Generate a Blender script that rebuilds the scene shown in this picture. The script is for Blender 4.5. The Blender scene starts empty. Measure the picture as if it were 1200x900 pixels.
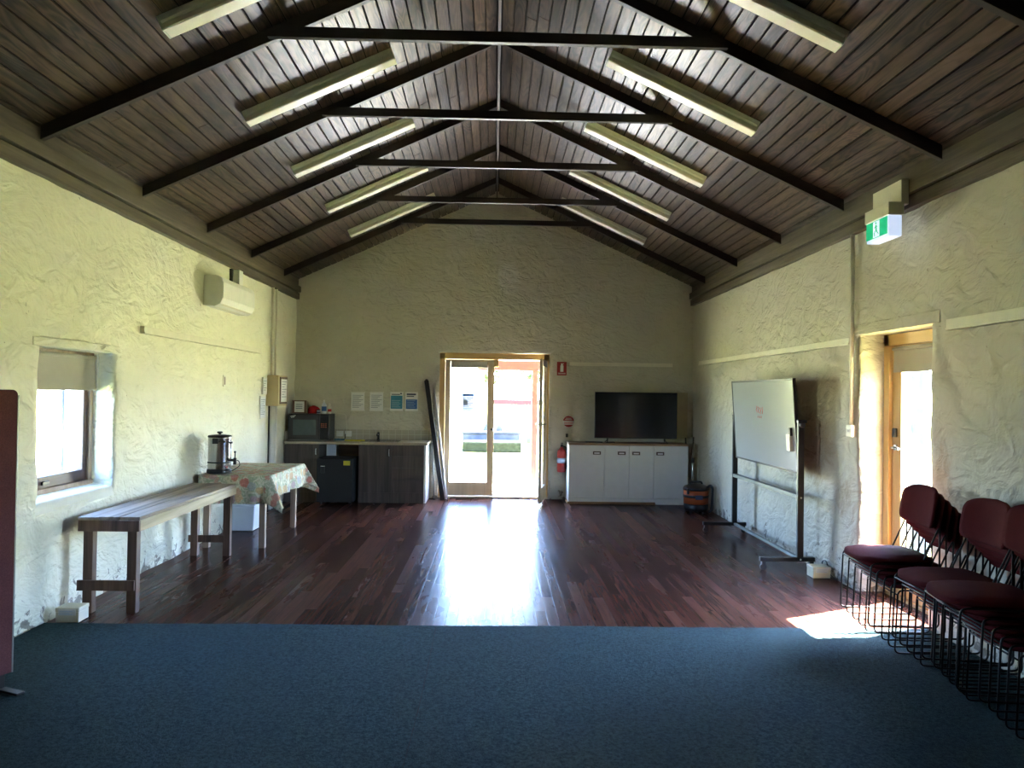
import bpy, bmesh, math, random
from mathutils import Vector, Matrix, noise
random.seed(7)
S = bpy.context.scene
COL = S.collection
PI = math.pi

# ------------------------------------------------------------------ materials
class NT:
    def __init__(s, name):
        m = bpy.data.materials.new(name); m.use_nodes = True
        s.m = m; s.n = m.node_tree.nodes; s.l = m.node_tree.links
        s.b = s.n['Principled BSDF']
    def add(s, t, **kw):
        nd = s.n.new(t)
        for k, v in kw.items():
            if k in nd.inputs: nd.inputs[k].default_value = v
            else: setattr(nd, k, v)
        return nd
    def link(s, a, b): s.l.new(a, b)
    def coord(s, scale=(1, 1, 1), kind='Object'):
        tc = s.add('ShaderNodeTexCoord'); mp = s.add('ShaderNodeMapping')
        mp.inputs['Scale'].default_value = scale
        s.link(tc.outputs[kind], mp.inputs['Vector']); return mp.outputs['Vector']
    def noise(s, vec, scale, detail=4, rough=.55, dist=0.0):
        nd = s.add('ShaderNodeTexNoise')
        nd.inputs['Scale'].default_value = scale; nd.inputs['Detail'].default_value = detail
        nd.inputs['Roughness'].default_value = rough; nd.inputs['Distortion'].default_value = dist
        s.link(vec, nd.inputs['Vector']); return nd.outputs['Fac']
    def ramp(s, fac, stops):
        r = s.add('ShaderNodeValToRGB'); e = r.color_ramp.elements
        while len(e) < len(stops): e.new(.5)
        for el, (p, c) in zip(e, stops):
            el.position = p; el.color = c if len(c) == 4 else (*c, 1)
        s.link(fac, r.inputs['Fac']); return r.outputs['Color']
    def mix(s, fac, a, b, blend='MIX'):
        nd = s.add('ShaderNodeMix', data_type='RGBA', blend_type=blend)
        for i, v in ((0, fac), (6, a), (7, b)):
            if hasattr(v, 'node'): s.link(v, nd.inputs[i])
            elif i == 0: nd.inputs[0].default_value = v
            else: nd.inputs[i].default_value = (*v, 1)
        return nd.outputs[2]
    def math(s, op, a, b=0.0):
        nd = s.add('ShaderNodeMath', operation=op)
        for i, v in enumerate((a, b)):
            if hasattr(v, 'node'): s.link(v, nd.inputs[i])
            else: nd.inputs[i].default_value = v
        return nd.outputs[0]
    def bump(s, h, strength=.3, dist=.01, prev=None):
        nd = s.add('ShaderNodeBump'); nd.inputs['Strength'].default_value = strength
        nd.inputs['Distance'].default_value = dist
        s.link(h, nd.inputs['Height'])
        if prev is not None: s.link(prev, nd.inputs['Normal'])
        s.link(nd.outputs[0], s.b.inputs['Normal']); return nd.outputs[0]
    def set(s, **kw):
        for k, v in kw.items():
            k = {'color': 'Base Color', 'rough': 'Roughness', 'metal': 'Metallic', 'spec': 'Specular IOR Level',
                 'coat': 'Coat Weight'}.get(k, k)
            i = s.b.inputs[k]
            if hasattr(v, 'node'): s.link(v, i)
            elif isinstance(v, tuple) and len(v) == 3: i.default_value = (*v, 1)
            else: i.default_value = v
        return s

def simple(name, color, rough=.5, metal=0, var=.12, scale=9, bump=.0, spec=.5, stretch=(1, 1, 1)):
    t = NT(name); v = t.coord(stretch); f = t.noise(v, scale, 5)
    lo = tuple(c * (1 - var) for c in color); hi = tuple(min(1, c * (1 + var)) for c in color)
    t.set(color=t.ramp(f, [(.3, lo), (.7, hi)]), rough=rough, metal=metal, spec=spec)
    if bump: t.bump(f, bump, .004)
    return t.m

def wood(name, dark, light, rough=.45, axis='Y', grain=26, bump=.25, island=.0, figure=0, spec=.5):
    t = NT(name)
    st = {'X': (.05, 1, 1), 'Y': (1, .05, 1), 'Z': (1, 1, .05)}[axis]
    v = t.coord(st)
    if island:
        g = t.add('ShaderNodeNewGeometry'); cx = t.add('ShaderNodeCombineXYZ')
        r40 = t.math('MULTIPLY', g.outputs['Random Per Island'], 40)
        for i in range(3): t.link(r40, cx.inputs[i])
        va = t.add('ShaderNodeVectorMath', operation='ADD'); t.link(v, va.inputs[0]); t.link(cx.outputs[0], va.inputs[1])
        v = va.outputs[0]
    n1 = t.noise(v, grain * .35, 6, .6, 1.6); n2 = t.noise(v, grain * 2.2, 3, .6, .3)
    h = t.math('ADD', t.math('MULTIPLY', n1, .7), t.math('MULTIPLY', n2, .3))
    if figure:
        # flat-sawn growth rings and knots
        vm = t.add('ShaderNodeVectorMath', operation='MULTIPLY'); t.link(v, vm.inputs[0]); vm.inputs[1].default_value = {'X': (2.6, 1, 1), 'Y': (1, 2.6, 1), 'Z': (1, 1, 2.6)}[axis]
        rg = t.math('SINE', t.math('MULTIPLY', t.noise(vm.outputs[0], 7.5, 2, .45, .5), 75))
        h = t.math('ADD', h, t.math('MULTIPLY', rg, figure))
    c = t.ramp(h, [(.37, dark), (.62, light)])
    if island:
        k = t.math('ADD', t.math('MULTIPLY', g.outputs['Random Per Island'], island), 1 - island * .5)
        cc = t.add('ShaderNodeCombineXYZ')
        for i in range(3): t.link(k, cc.inputs[i])
        c = t.mix(1.0, c, cc.outputs[0], 'MULTIPLY')
    t.set(color=c, rough=rough, spec=spec)
    if bump: t.bump(h, bump, .004)
    return t.m

def plaster(name, tint, stain, ax=1):
    t = NT(name); v = t.coord()
    # trowelled lime render over rubble stone
    big = t.noise(t.coord((1, 1, 1.5)), 2.6, 3, .5, .8)
    strokes = t.noise(t.coord((1, 1, 1.4)), 4.0, 3.5, .5, 1.5)
    ridge = t.math('ABSOLUTE', t.math('SUBTRACT', t.noise(t.coord((1, 1, 1.8)), 3.0, 3, .5, 1.3), .5))
    fine = t.noise(v, 30, 4, .6, .6)
    h = t.math('ADD', t.math('ADD', t.math('MULTIPLY', big, .5), t.math('MULTIPLY', strokes, .8)),
               t.math('ADD', t.math('MULTIPLY', fine, .05), t.math('MULTIPLY', ridge, -1.1)))
    base = t.ramp(t.noise(v, 1.6, 5, .6, .5), [(.3, tuple(c * .9 for c in tint)), (.72, tint)])
    # small dark chips
    chips = t.ramp(t.noise(v, 21, 2, .5, 1.2), [(.735, (0, 0, 0)), (.765, (1, 1, 1))])
    c = t.mix(t.math('MULTIPLY', chips, .55), base, (.16, .12, .08))
    # scuffs and flaking near the floor
    sep = t.add('ShaderNodeSeparateXYZ'); t.link(v, sep.inputs[0])
    low = t.add('ShaderNodeMapRange'); low.inputs[1].default_value = .02; low.inputs[2].default_value = .5
    low.inputs[3].default_value = .27; low.inputs[4].default_value = 0.0; t.link(sep.outputs[2], low.inputs[0])
    fl = t.math('ADD', t.noise(v, 10, 5, .6, .7), low.outputs[0])
    flake = t.ramp(fl, [(.79, (0, 0, 0)), (.83, (1, 1, 1))])
    c = t.mix(t.math('MULTIPLY', flake, .8), c, (.13, .10, .075))
    if stain:
        for (y, z, ry, rz, col, amt) in stain:
            dy = t.math('DIVIDE', t.math('SUBTRACT', sep.outputs[ax], y), ry)
            dz = t.math('DIVIDE', t.math('SUBTRACT', sep.outputs[2], z), rz)
            d = t.math('ADD', t.math('MULTIPLY', dy, dy), t.math('MULTIPLY', dz, dz))
            d = t.math('ADD', d, t.math('MULTIPLY', t.noise(v, 3.2, 5, .65, 1), 1.3))
            f = t.ramp(d, [(.75, (1, 1, 1)), (1.5, (0, 0, 0))])
            c = t.mix(t.math('MULTIPLY', f, amt), c, col)
    t.set(color=c, rough=.62, spec=.35)
    t.bump(h, 1.0, .036)
    return t.m

M = {}
CREAM = (.76, .73, .60)
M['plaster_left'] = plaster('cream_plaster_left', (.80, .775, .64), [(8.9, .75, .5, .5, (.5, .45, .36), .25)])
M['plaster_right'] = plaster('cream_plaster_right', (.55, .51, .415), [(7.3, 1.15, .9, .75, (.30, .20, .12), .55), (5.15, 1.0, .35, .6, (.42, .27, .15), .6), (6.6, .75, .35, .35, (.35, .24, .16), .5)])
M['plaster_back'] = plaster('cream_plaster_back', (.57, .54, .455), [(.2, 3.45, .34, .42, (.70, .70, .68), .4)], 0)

def ceil_mat():
    m = wood('stained_ceiling_boards', (.014, .0085, .006), (.098, .062, .042), .38, 'Y', 15, .55, .45, .07, spec=.30)
    return m
M['ceiling'] = ceil_mat()
M['truss'] = wood('black_brown_timber', (.008, .005, .0035), (.026, .015, .010), .5, 'X', 22, .25)
M['plate'] = wood('weathered_plate_timber', (.045, .032, .020), (.125, .094, .062), .6, 'Y', 18, .35, .25)
M['gap'] = simple('dark_gap', (.008, .006, .005), .9)

def floor_mat():
    t = NT('polished_hardwood_floor'); tc = t.add('ShaderNodeTexCoord')
    sep = t.add('ShaderNodeSeparateXYZ'); t.link(tc.outputs['Object'], sep.inputs[0])
    W = .082
    xs = t.math('DIVIDE', sep.outputs[0], W); xi = t.math('FLOOR', xs); xf = t.math('FRACT', xs)
    wn = t.add('ShaderNodeTexWhiteNoise', noise_dimensions='1D'); t.link(xi, wn.inputs['W'])
    ys = t.math('ADD', t.math('DIVIDE', sep.outputs[1], 1.9), t.math('MULTIPLY', wn.outputs['Value'], 7))
    yi = t.math('FLOOR', ys); yf = t.math('FRACT', ys)
    cb = t.add('ShaderNodeCombineXYZ'); t.link(xi, cb.inputs[0]); t.link(yi, cb.inputs[1])
    w2 = t.add('ShaderNodeTexWhiteNoise', noise_dimensions='2D'); t.link(cb.outputs[0], w2.inputs['Vector'])
    off = t.add('ShaderNodeCombineXYZ'); t.link(t.math('MULTIPLY', w2.outputs['Value'], 30), off.inputs[1]); t.link(t.math('MULTIPLY', w2.outputs['Value'], 11), off.inputs[2])
    mp = t.add('ShaderNodeMapping'); mp.inputs['Scale'].default_value = (1, .06, 1); t.link(tc.outputs['Object'], mp.inputs['Vector'])
    va = t.add('ShaderNodeVectorMath', operation='ADD'); t.link(mp.outputs[0], va.inputs[0]); t.link(off.outputs[0], va.inputs[1])
    g = t.noise(va.outputs[0], 22, 6, .62, 1.2)
    c = t.ramp(g, [(.3, (.032, .0105, .007)), (.7, (.115, .043, .028))])
    k = t.math('ADD', t.math('MULTIPLY', w2.outputs['Value'], .6), .68)
    kk = t.add('ShaderNodeCombineXYZ'); [t.link(k, kk.inputs[i]) for i in range(3)]
    c = t.mix(1.0, c, kk.outputs[0], 'MULTIPLY')
    e = t.math('MINIMUM', t.math('MINIMUM', xf, t.math('SUBTRACT', 1, xf)), t.math('MULTIPLY', t.math('MINIMUM', yf, t.math('SUBTRACT', 1, yf)), 22))
    gr = t.ramp(e, [(.0, (0, 0, 0)), (.035, (1, 1, 1))])
    c = t.mix(gr, (.008, .004, .003), c)
    # worn scratches
    sc = t.noise(t.coord((3, .55, 1)), 5, 8, .72, 3.5)
    line = t.ramp(t.math('ABSOLUTE', t.math('SUBTRACT', sc, .5)), [(0, (1, 1, 1)), (.006, (0, 0, 0))])
    msk = t.ramp(t.noise(t.coord(), 1.3, 3), [(.5, (0, 0, 0)), (.62, (1, 1, 1))])
    c = t.mix(t.math('MULTIPLY', t.math('MULTIPLY', line, msk), .35), c, (.33, .27, .24))
    r = t.math('ADD', t.math('MULTIPLY', t.noise(t.coord((2, .4, 1)), 4, 6, .65, .8), .09), t.math('ADD', t.math('MULTIPLY', w2.outputs['Value'], .07), .18))
    t.set(color=c, rough=r, spec=.04)
    h = t.math('ADD', t.math('MULTIPLY', gr, .25), t.math('MULTIPLY', t.noise(t.coord((1, .25, 1)), 9, 3), .35))
    t.bump(h, .3, .004)
    return t.m
M['floor'] = floor_mat()

def carpet_mat():
    t = NT('teal_loop_carpet'); v = t.coord()
    n = t.noise(v, 170, 3, .7); n2 = t.noise(v, 55, 3, .7); n3 = t.noise(v, 2.0, 4)
    h = t.math('ADD', t.math('MULTIPLY', n, .45), t.math('MULTIPLY', n2, .55))
    c = t.ramp(h, [(.38, (.005, .015, .017)), (.62, (.046, .088, .092))])
    c = t.mix(t.ramp(n3, [(.3, (0, 0, 0)), (.8, (.35, .35, .35))]), c, (.02, .04, .05))
    t.set(color=c, rough=.95, spec=.15)
    t.bump(h, .9, .012)
    return t.m
M['carpet'] = carpet_mat()

def glass_mat():
    t = NT('clear_glass'); out = t.n['Material Output']
    tr = t.add('ShaderNodeBsdfTransparent'); gl = t.add('ShaderNodeBsdfGlossy'); gl.inputs['Roughness'].default_value = .02
    tr.inputs['Color'].default_value = (.93, .95, .95, 1)
    lw = t.add('ShaderNodeLayerWeight'); lw.inputs['Blend'].default_value = .5
    fr = t.math('ADD', t.math('MULTIPLY', t.math('POWER', lw.outputs['Facing'], 4), .5), .025)
    mx = t.add('ShaderNodeMixShader'); t.link(fr, mx.inputs[0]); t.link(tr.outputs[0], mx.inputs[1]); t.link(gl.outputs[0], mx.inputs[2])
    t.link(mx.outputs[0], out.inputs['Surface']); return t.m
M['glass'] = glass_mat()

def thin_paper():
    t = NT('backlit_paper'); out = t.n['Material Output']; tr = t.add('ShaderNodeBsdfTranslucent'); tr.inputs['Color'].default_value = (.36, .37, .42, 1)
    t.set(color=(.7, .7, .72), rough=.7); mx = t.add('ShaderNodeMixShader'); mx.inputs[0].default_value = .5
    t.link(t.b.outputs[0], mx.inputs[1]); t.link(tr.outputs[0], mx.inputs[2]); t.link(mx.outputs[0], out.inputs['Surface']); return t.m
M['thin_paper'] = thin_paper()
def emit_mat(name, col, e):
    t = NT(name); t.set(color=col, rough=.4); t.b.inputs['Emission Color'].default_value = (*col, 1); t.b.inputs['Emission Strength'].default_value = e
    return t.m

def floral():
    t = NT('floral_cotton'); v = t.coord()
    vo = t.add('ShaderNodeTexVoronoi'); vo.inputs['Scale'].default_value = 9.5; t.link(v, vo.inputs['Vector'])
    warp = t.noise(v, 24, 3, .6, 1)
    d = t.math('ADD', vo.outputs['Distance'], t.math('MULTIPLY', t.math('SUBTRACT', warp, .5), .55))
    sepc = t.add('ShaderNodeSeparateColor'); t.link(vo.outputs['Color'], sepc.inputs[0])
    petal = t.ramp(sepc.outputs[0], [(0, (.50, .13, .11)), (.35, (.56, .30, .24)), (.6, (.55, .38, .17)), (.8, (.30, .35, .40)), (1, (.55, .25, .26))])
    flower = t.ramp(d, [(.40, (1, 1, 1)), (.47, (0, 0, 0))])
    lf = t.ramp(t.noise(v, 20, 4, .6, 1.5), [(.46, (0, 0, 0)), (.54, (1, 1, 1))])
    base = t.mix(t.math('MULTIPLY', lf, .75), (.58, .54, .42), (.24, .30, .21))
    swirl = t.ramp(t.noise(v, 40, 3, .6, 2), [(.4, (.5, .5, .5)), (.6, (1.1, 1.1, 1.1))])
    c = t.mix(t.math('MULTIPLY', flower, .85), base, t.mix(.6, petal, swirl, 'MULTIPLY'))
    t.set(color=c, rough=.7, spec=.2); return t.m
M['floral'] = floral()

def fabric(name, col, sc=220, bump=.4, var=.3):
    t = NT(name); v = t.coord(); n = t.noise(v, sc, 3, .6); n2 = t.noise(v, 7, 4)
    c = t.ramp(t.math('ADD', t.math('MULTIPLY', n, .7), t.math('MULTIPLY', n2, .3)), [(.3, tuple(x * (1 - var) for x in col)), (.7, tuple(x * (1 + var) for x in col))])
    t.set(color=c, rough=.9, spec=.12)
    t.bump(n, bump, .002); return t.m
M['burgundy'] = fabric('burgundy_upholstery', (.075, .007, .008))
M['maroon'] = fabric('maroon_pinboard_felt', (.125, .048, .052), 150)
M['black_cloth'] = fabric('black_nylon', (.012, .012, .014))
M['blind'] = fabric('cream_blind_fabric', (.44, .41, .36), 260, .2, .08)
M['red_cloth'] = fabric('red_cloth', (.38, .02, .025), 60, .5)

M['steel_black'] = simple('black_steel', (.014, .013, .013), .38, .3)
M['chrome'] = simple('chrome', (.62, .62, .62), .18, 1, .05)
M['steel'] = simple('brushed_steel', (.58, .57, .55), .24, 1, .08, 30, .05, stretch=(1, 1, .1))
M['alu'] = simple('dull_aluminium', (.20, .205, .20), .42, .7, .08)
M['black'] = simple('black_plastic', (.012, .012, .014), .35)
M['black_matt'] = simple('matt_black', (.010, .010, .011), .7)
M['screen'] = simple('black_screen_glass', (.004, .005, .007), .16, 0, .05, spec=.3)
M['dark_glass'] = simple('smoked_glass', (.07, .09, .095), .2)
M['white'] = simple('white_laminate', (.70, .70, .70), .35, 0, .03)
M['white_paint'] = simple('white_paint', (.72, .71, .68), .5, 0, .05)
M['cream_plastic'] = simple('cream_plastic', (.70, .66, .55), .45, 0, .05)
M['light_body'] = simple('aged_white_enamel', (.74, .77, .68), .45, 0, .02)
M['rail_grey'] = simple('grey_green_steel', (.11, .12, .10), .42, 0, .06)
M['slate'] = simple('blue_grey_slate', (.028, .030, .036), .9, 0, .3, 9, .4, spec=.05)
M['sill'] = simple('limewashed_sill', (.74, .72, .64), .65, 0, .06, 6, .5)
M['meter'] = simple('beige_painted_metal', (.56, .45, .25), .5, 0, .03)
M['diffuser'] = simple('milky_diffuser', (.80, .77, .68), .4, 0, .01)
M['paper'] = simple('white_paper', (.74, .74, .74), .7, 0, .03)
M['ink'] = simple('grey_ink', (.25, .27, .32), .7)
M['blue_ink'] = simple('blue_print', (.05, .16, .42), .6)
M['teal_ink'] = simple('teal_print', (.03, .20, .33), .6)
M['dark_ink'] = simple('dark_print', (.04, .05, .10), .6)
M['pale_blue'] = simple('pale_blue_print', (.42, .52, .68), .6)
M['red'] = simple('red_enamel', (.30, .013, .015), .35)
M['red_ink'] = simple('red_marker', (.55, .05, .04), .5)
M['orange'] = simple('orange_plastic', (.34, .065, .016), .4)
M['yellow'] = simple('yellow_cloth', (.62, .52, .03), .8)
M['blue_cloth'] = simple('blue_cloth', (.06, .16, .24), .8)
M['green_sign'] = emit_mat('lit_green_sign', (.0, .40, .17), .045)
M['white_sign'] = emit_mat('lit_white_acrylic', (.62, .74, 1.0), .045)
M['laminate'] = wood('grey_brown_woodgrain_laminate', (.044, .033, .028), (.105, .080, .068), .5, 'Z', 20, .08)
M['counter'] = simple('beige_counter_laminate', (.36, .29, .22), .35, 0, .12, 60)
M['tile'] = None
M['table_wood'] = wood('rough_sawn_grey_timber', (.13, .09, .06), (.36, .27, .20), .6, 'Y', 16, .5, .3)
M['table_edge'] = wood('pale_timber_edge', (.28, .22, .13), (.52, .42, .28), .6, 'Y', 14, .4)
M['leg_wood'] = wood('red_brown_timber_leg', (.055, .027, .019), (.19, .10, .070), .55, 'Z', 18, .3)
M['pine_leg'] = wood('worn_painted_leg', (.20, .135, .095), (.37, .27, .20), .6, 'Z', 14, .2)
M['cab_top'] = wood('brown_timber_top', (.19, .10, .05), (.36, .21, .115), .45, 'X', 16, .15)
M['door_wood'] = wood('honey_painted_timber', (.50, .31, .12), (.64, .43, .19), .45, 'Z', 10, .08)
M['door_wood_h'] = wood('honey_painted_timber_head', (.50, .31, .12), (.64, .43, .19), .45, 'X', 10, .08)
M['door_wood_y'] = wood('honey_painted_timber_side', (.50, .31, .12), (.64, .43, .19), .45, 'Y', 10, .08)
M['leaf_wood'] = wood('pale_painted_door', (.50, .38, .24), (.62, .49, .33), .45, 'Z', 10, .06)
M['sash'] = wood('dark_brown_sash', (.045, .020, .016), (.11, .055, .045), .5, 'Y', 14, .15)
M['terracotta'] = simple('terracotta_paint', (.07, .012, .005), .6, 0, .08)
M['pole_white'] = simple('white_metal_pole', (.62, .63, .64), .35, .2)
M['tub'] = simple('pale_plastic_tub', (.62, .68, .78), .35, 0, .04)
M['grey_panel'] = simple('tan_panel', (.42, .36, .24), .6, 0, .06)
M['concrete'] = simple('pale_concrete', (.44, .42, .38), .85, 0, .15, 3, .2)
M['stone'] = simple('grey_stone', (.034, .034, .040), .9, 0, .3, 5, .5, spec=.05)
M['grey_metal'] = simple('grey_sheet_metal', (.34, .35, .38), .5, .2, .1)
M['weatherboard'] = simple('white_weatherboard', (.78, .78, .76), .6, 0, .04)
M['bark'] = simple('pale_bark', (.26, .20, .15), .9, 0, .3, 8, .5)
M['leaf'] = simple('sunlit_leaves', (.035, .052, .016), .8, 0, .4, 2, spec=.08)
M['hedge'] = simple('dark_hedge_leaves', (.010, .0115, .007), .9, 0, .4, 12, .4, spec=.02)
M['tarp'] = simple('grey_tarpaulin', (.016, .017, .022), .8, 0, .1, spec=.05)
M['pergola'] = simple('faded_red_steel', (.032, .012, .013), .8, 0, .1, spec=.05)
def lawn_mat():
    t = NT('dry_green_lawn'); v = t.coord()
    n = t.noise(v, 3, 6, .65); n2 = t.noise(v, 90, 3)
    c = t.ramp(t.math('ADD', t.math('MULTIPLY', n, .6), t.math('MULTIPLY', n2, .4)), [(.3, (.24, .25, .07)), (.7, (.46, .45, .17))])
    t.set(color=c, rough=.95, spec=.1); t.bump(n2, .5, .03); return t.m
M['lawn'] = lawn_mat()
def tile_mat():
    t = NT('beige_wall_tiles'); v = t.coord()
    br = t.add('ShaderNodeTexBrick', offset=0.0); br.inputs['Scale'].default_value = 1
    br.inputs['Brick Width'].default_value = .10; br.inputs['Row Height'].default_value = .155; br.inputs['Mortar Size'].default_value = .003
    br.inputs['Color1'].default_value = (.36, .33, .27, 1); br.inputs['Color2'].default_value = (.40, .37, .31, 1); br.inputs['Mortar'].default_value = (.55, .53, .48, 1)
    mp = t.add('ShaderNodeMapping'); mp.inputs['Rotation'].default_value = (PI / 2, 0, 0); mp.inputs['Location'].default_value = (0, .9, 0); t.link(v, mp.inputs[0])
    t.link(mp.outputs[0], br.inputs['Vector']); t.set(color=br.outputs['Color'], rough=.3); return t.m
M['tile'] = tile_mat()

# ------------------------------------------------------------------ mesh helpers
def nb(): return bmesh.new()
def box(bm, x0, x1, y0, y1, z0, z1, mx=None):
    vs = [bm.verts.new((x, y, z)) for x in (x0, x1) for y in (y0, y1) for z in (z0, z1)]
    if mx is not None:
        for v in vs: v.co = mx @ v.co
    for f in ((0, 1, 3, 2), (4, 6, 7, 5), (0, 4, 5, 1), (2, 3, 7, 6), (0, 2, 6, 4), (1, 5, 7, 3)):
        bm.faces.new([vs[i] for i in f])
    return bm
def frame_of(d):
    d = Vector(d).normalized(); a = Vector((0, 0, 1)) if abs(d.z) < .9 else Vector((1, 0, 0))
    u = d.cross(a).normalized(); return u, d.cross(u).normalized()
def cyl(bm, p0, p1, r0, r1=None, n=20, cap=True):
    r1 = r0 if r1 is None else r1; p0 = Vector(p0); p1 = Vector(p1); u, w = frame_of(p1 - p0)
    a = []; b = []
    for i in range(n):
        t = 2 * PI * i / n; o = u * math.cos(t) + w * math.sin(t)
        a.append(bm.verts.new(p0 + o * r0)); b.append(bm.verts.new(p1 + o * r1))
    for i in range(n):
        f = bm.faces.new((a[i], a[(i + 1) % n], b[(i + 1) % n], b[i])); f.smooth = True
    if cap: bm.faces.new(a[::-1]); bm.faces.new(b)
    return bm
def fillet(pts, r, n=5, closed=False):
    pts = [Vector(p) for p in pts]; out = []; L = len(pts)
    for i, p in enumerate(pts):
        if not closed and i in (0, L - 1): out.append(p); continue
        a = pts[i - 1]; b = pts[(i + 1) % L]
        da = (a - p); db = (b - p); rr = min(r, da.length * .45, db.length * .45)
        A = p + da.normalized() * rr; B = p + db.normalized() * rr
        for k in range(n + 1):
            t = k / n; out.append(A * (1 - t) ** 2 + p * 2 * t * (1 - t) + B * t * t)
    return out
def tube(bm, pts, r, n=8, closed=False, smooth=True):
    pts = [Vector(p) for p in pts]; L = len(pts); rings = []
    prev = None
    for i, p in enumerate(pts):
        if closed: d = pts[(i + 1) % L] - pts[i - 1]
        else: d = pts[min(i + 1, L - 1)] - pts[max(i - 1, 0)]
        d.normalize()
        if prev is None: u, w = frame_of(d)
        else:
            u = (prev - d * prev.dot(d)).normalized(); w = d.cross(u)
        prev = u
        rings.append([bm.verts.new(p + (u * math.cos(2 * PI * k / n) + w * math.sin(2 * PI * k / n)) * r) for k in range(n)])
    R = range(L) if closed else range(L - 1)
    for i in R:
        A = rings[i]; B = rings[(i + 1) % L]
        sh = 0
        if closed and i == L - 1:
            sh = min(range(n), key=lambda s: sum((A[k].co - B[(k + s) % n].co).length for k in range(n)))
        for k in range(n):
            f = bm.faces.new((A[k], A[(k + 1) % n], B[(k + 1 + sh) % n], B[(k + sh) % n])); f.smooth = smooth
    if not closed: bm.faces.new(rings[0][::-1]); bm.faces.new(rings[-1])
    return bm
def lathe(bm, prof, c=(0, 0, 0), n=32, ax='z'):
    rings = []
    for (r, h) in prof:
        ring = []
        for k in range(n):
            t = 2 * PI * k / n
            q = (r * math.cos(t), r * math.sin(t), h) if ax == 'z' else ((r * math.cos(t), h, r * math.sin(t)) if ax == 'y' else (h, r * math.cos(t), r * math.sin(t)))
            ring.append(bm.verts.new(Vector(c) + Vector(q)))
        rings.append(ring)
    for A, B in zip(rings, rings[1:]):
        for k in range(n):
            f = bm.faces.new((A[k], A[(k + 1) % n], B[(k + 1) % n], B[k])); f.smooth = True
    bm.faces.new(rings[0][::-1]); bm.faces.new(rings[-1]); return bm
def prism(bm, poly, to3, d0, d1):
    a = [bm.verts.new(to3(x, y, d0)) for x, y in poly]; b = [bm.verts.new(to3(x, y, d1)) for x, y in poly]
    n = len(poly)
    for i in range(n): bm.faces.new((a[i], a[(i + 1) % n], b[(i + 1) % n], b[i]))
    bm.faces.new(a[::-1]); bm.faces.new(b); return bm
def pillow(bm, hw, hd, n_exp, top, bot, seg=36, rings=7, edge=.3):
    """rounded pad outline in xy; top(x,y) / bot(x,y) give z"""
    def pt(t, s):
        c, q = math.cos(t), math.sin(t)
        return (math.copysign(abs(c) ** (2 / n_exp), c) * hw * s, math.copysign(abs(q) ** (2 / n_exp), q) * hd * s)
    def layer(fn):
        cen = bm.verts.new((0, 0, fn(0, 0))); rr = []
        for j in range(1, rings + 1):
            s = (j / rings) ** .75
            rr.append([bm.verts.new((*pt(2 * PI * k / seg, s), fn(*pt(2 * PI * k / seg, s)))) for k in range(seg)])
        return cen, rr
    c1, t1 = layer(top); c2, t2 = layer(bot)
    for cen, rr, fl in ((c1, t1, False), (c2, t2, True)):
        for k in range(seg):
            v = [cen, rr[0][k], rr[0][(k + 1) % seg]]; f = bm.faces.new(v[::-1] if fl else v); f.smooth = True
        for A, B in zip(rr, rr[1:]):
            for k in range(seg):
                v = [A[k], B[k], B[(k + 1) % seg], A[(k + 1) % seg]]; f = bm.faces.new(v[::-1] if fl else v); f.smooth = True
    for k in range(seg):
        f = bm.faces.new((t1[-1][k], t2[-1][k], t2[-1][(k + 1) % seg], t1[-1][(k + 1) % seg])); f.smooth = True
    return bm
def obj(name, bm, mat, parent=None, bevel=0.0, seg=2, loc=None):
    bmesh.ops.recalc_face_normals(bm, faces=bm.faces)
    me = bpy.data.meshes.new(name); bm.to_mesh(me); bm.free()
    o = bpy.data.objects.new(name, me); COL.objects.link(o)
    me.materials.append(M[mat] if isinstance(mat, str) else mat)
    if parent is not None: o.parent = parent
    if loc is not None: o.location = loc
    if bevel:
        b = o.modifiers.new('edge', 'BEVEL'); b.width = bevel; b.segments = seg; b.limit_method = 'ANGLE'; b.angle_limit = .7
    return o
def tag(o, label, cat, group=None, kind=None):
    if label: o['label'] = label
    if cat: o['category'] = cat
    if group: o['group'] = group
    if kind: o['kind'] = kind
    return o
def thing(name, loc, label, cat, group=None, rot=(0, 0, 0), kind=None):
    o = bpy.data.objects.new(name, None); o.empty_display_size = .1; COL.objects.link(o)
    o.location = loc; o.rotation_euler = rot
    return tag(o, label, cat, group, kind)
class At:
    """collects parts given in world coordinates and parents them to a thing at its base"""
    def __init__(s, name, base, label, cat, group=None, kind=None):
        s.o = thing(name, base, label, cat, group, kind=kind); s.b = Vector(base)
    def part(s, name, bm, mat, bevel=0.0, parent=None, seg=2, label=None):
        for v in bm.verts: v.co -= s.b
        o = obj(name, bm, mat, parent or s.o, bevel, seg)
        if label: o['label'] = label
        return o
def bx(*a): return box(nb(), *a)
def struct(name, bm, mat, label, cat, **k):
    return tag(obj(name, bm, mat, **k), label, cat, kind='structure')
def dup_tree(root):
    r = root.copy(); COL.objects.link(r)
    for ch in list(root.children):
        c = ch.copy(); COL.objects.link(c); c.parent = r
        for g in list(ch.children):
            d = g.copy(); COL.objects.link(d); d.parent = c
    return r

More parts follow.
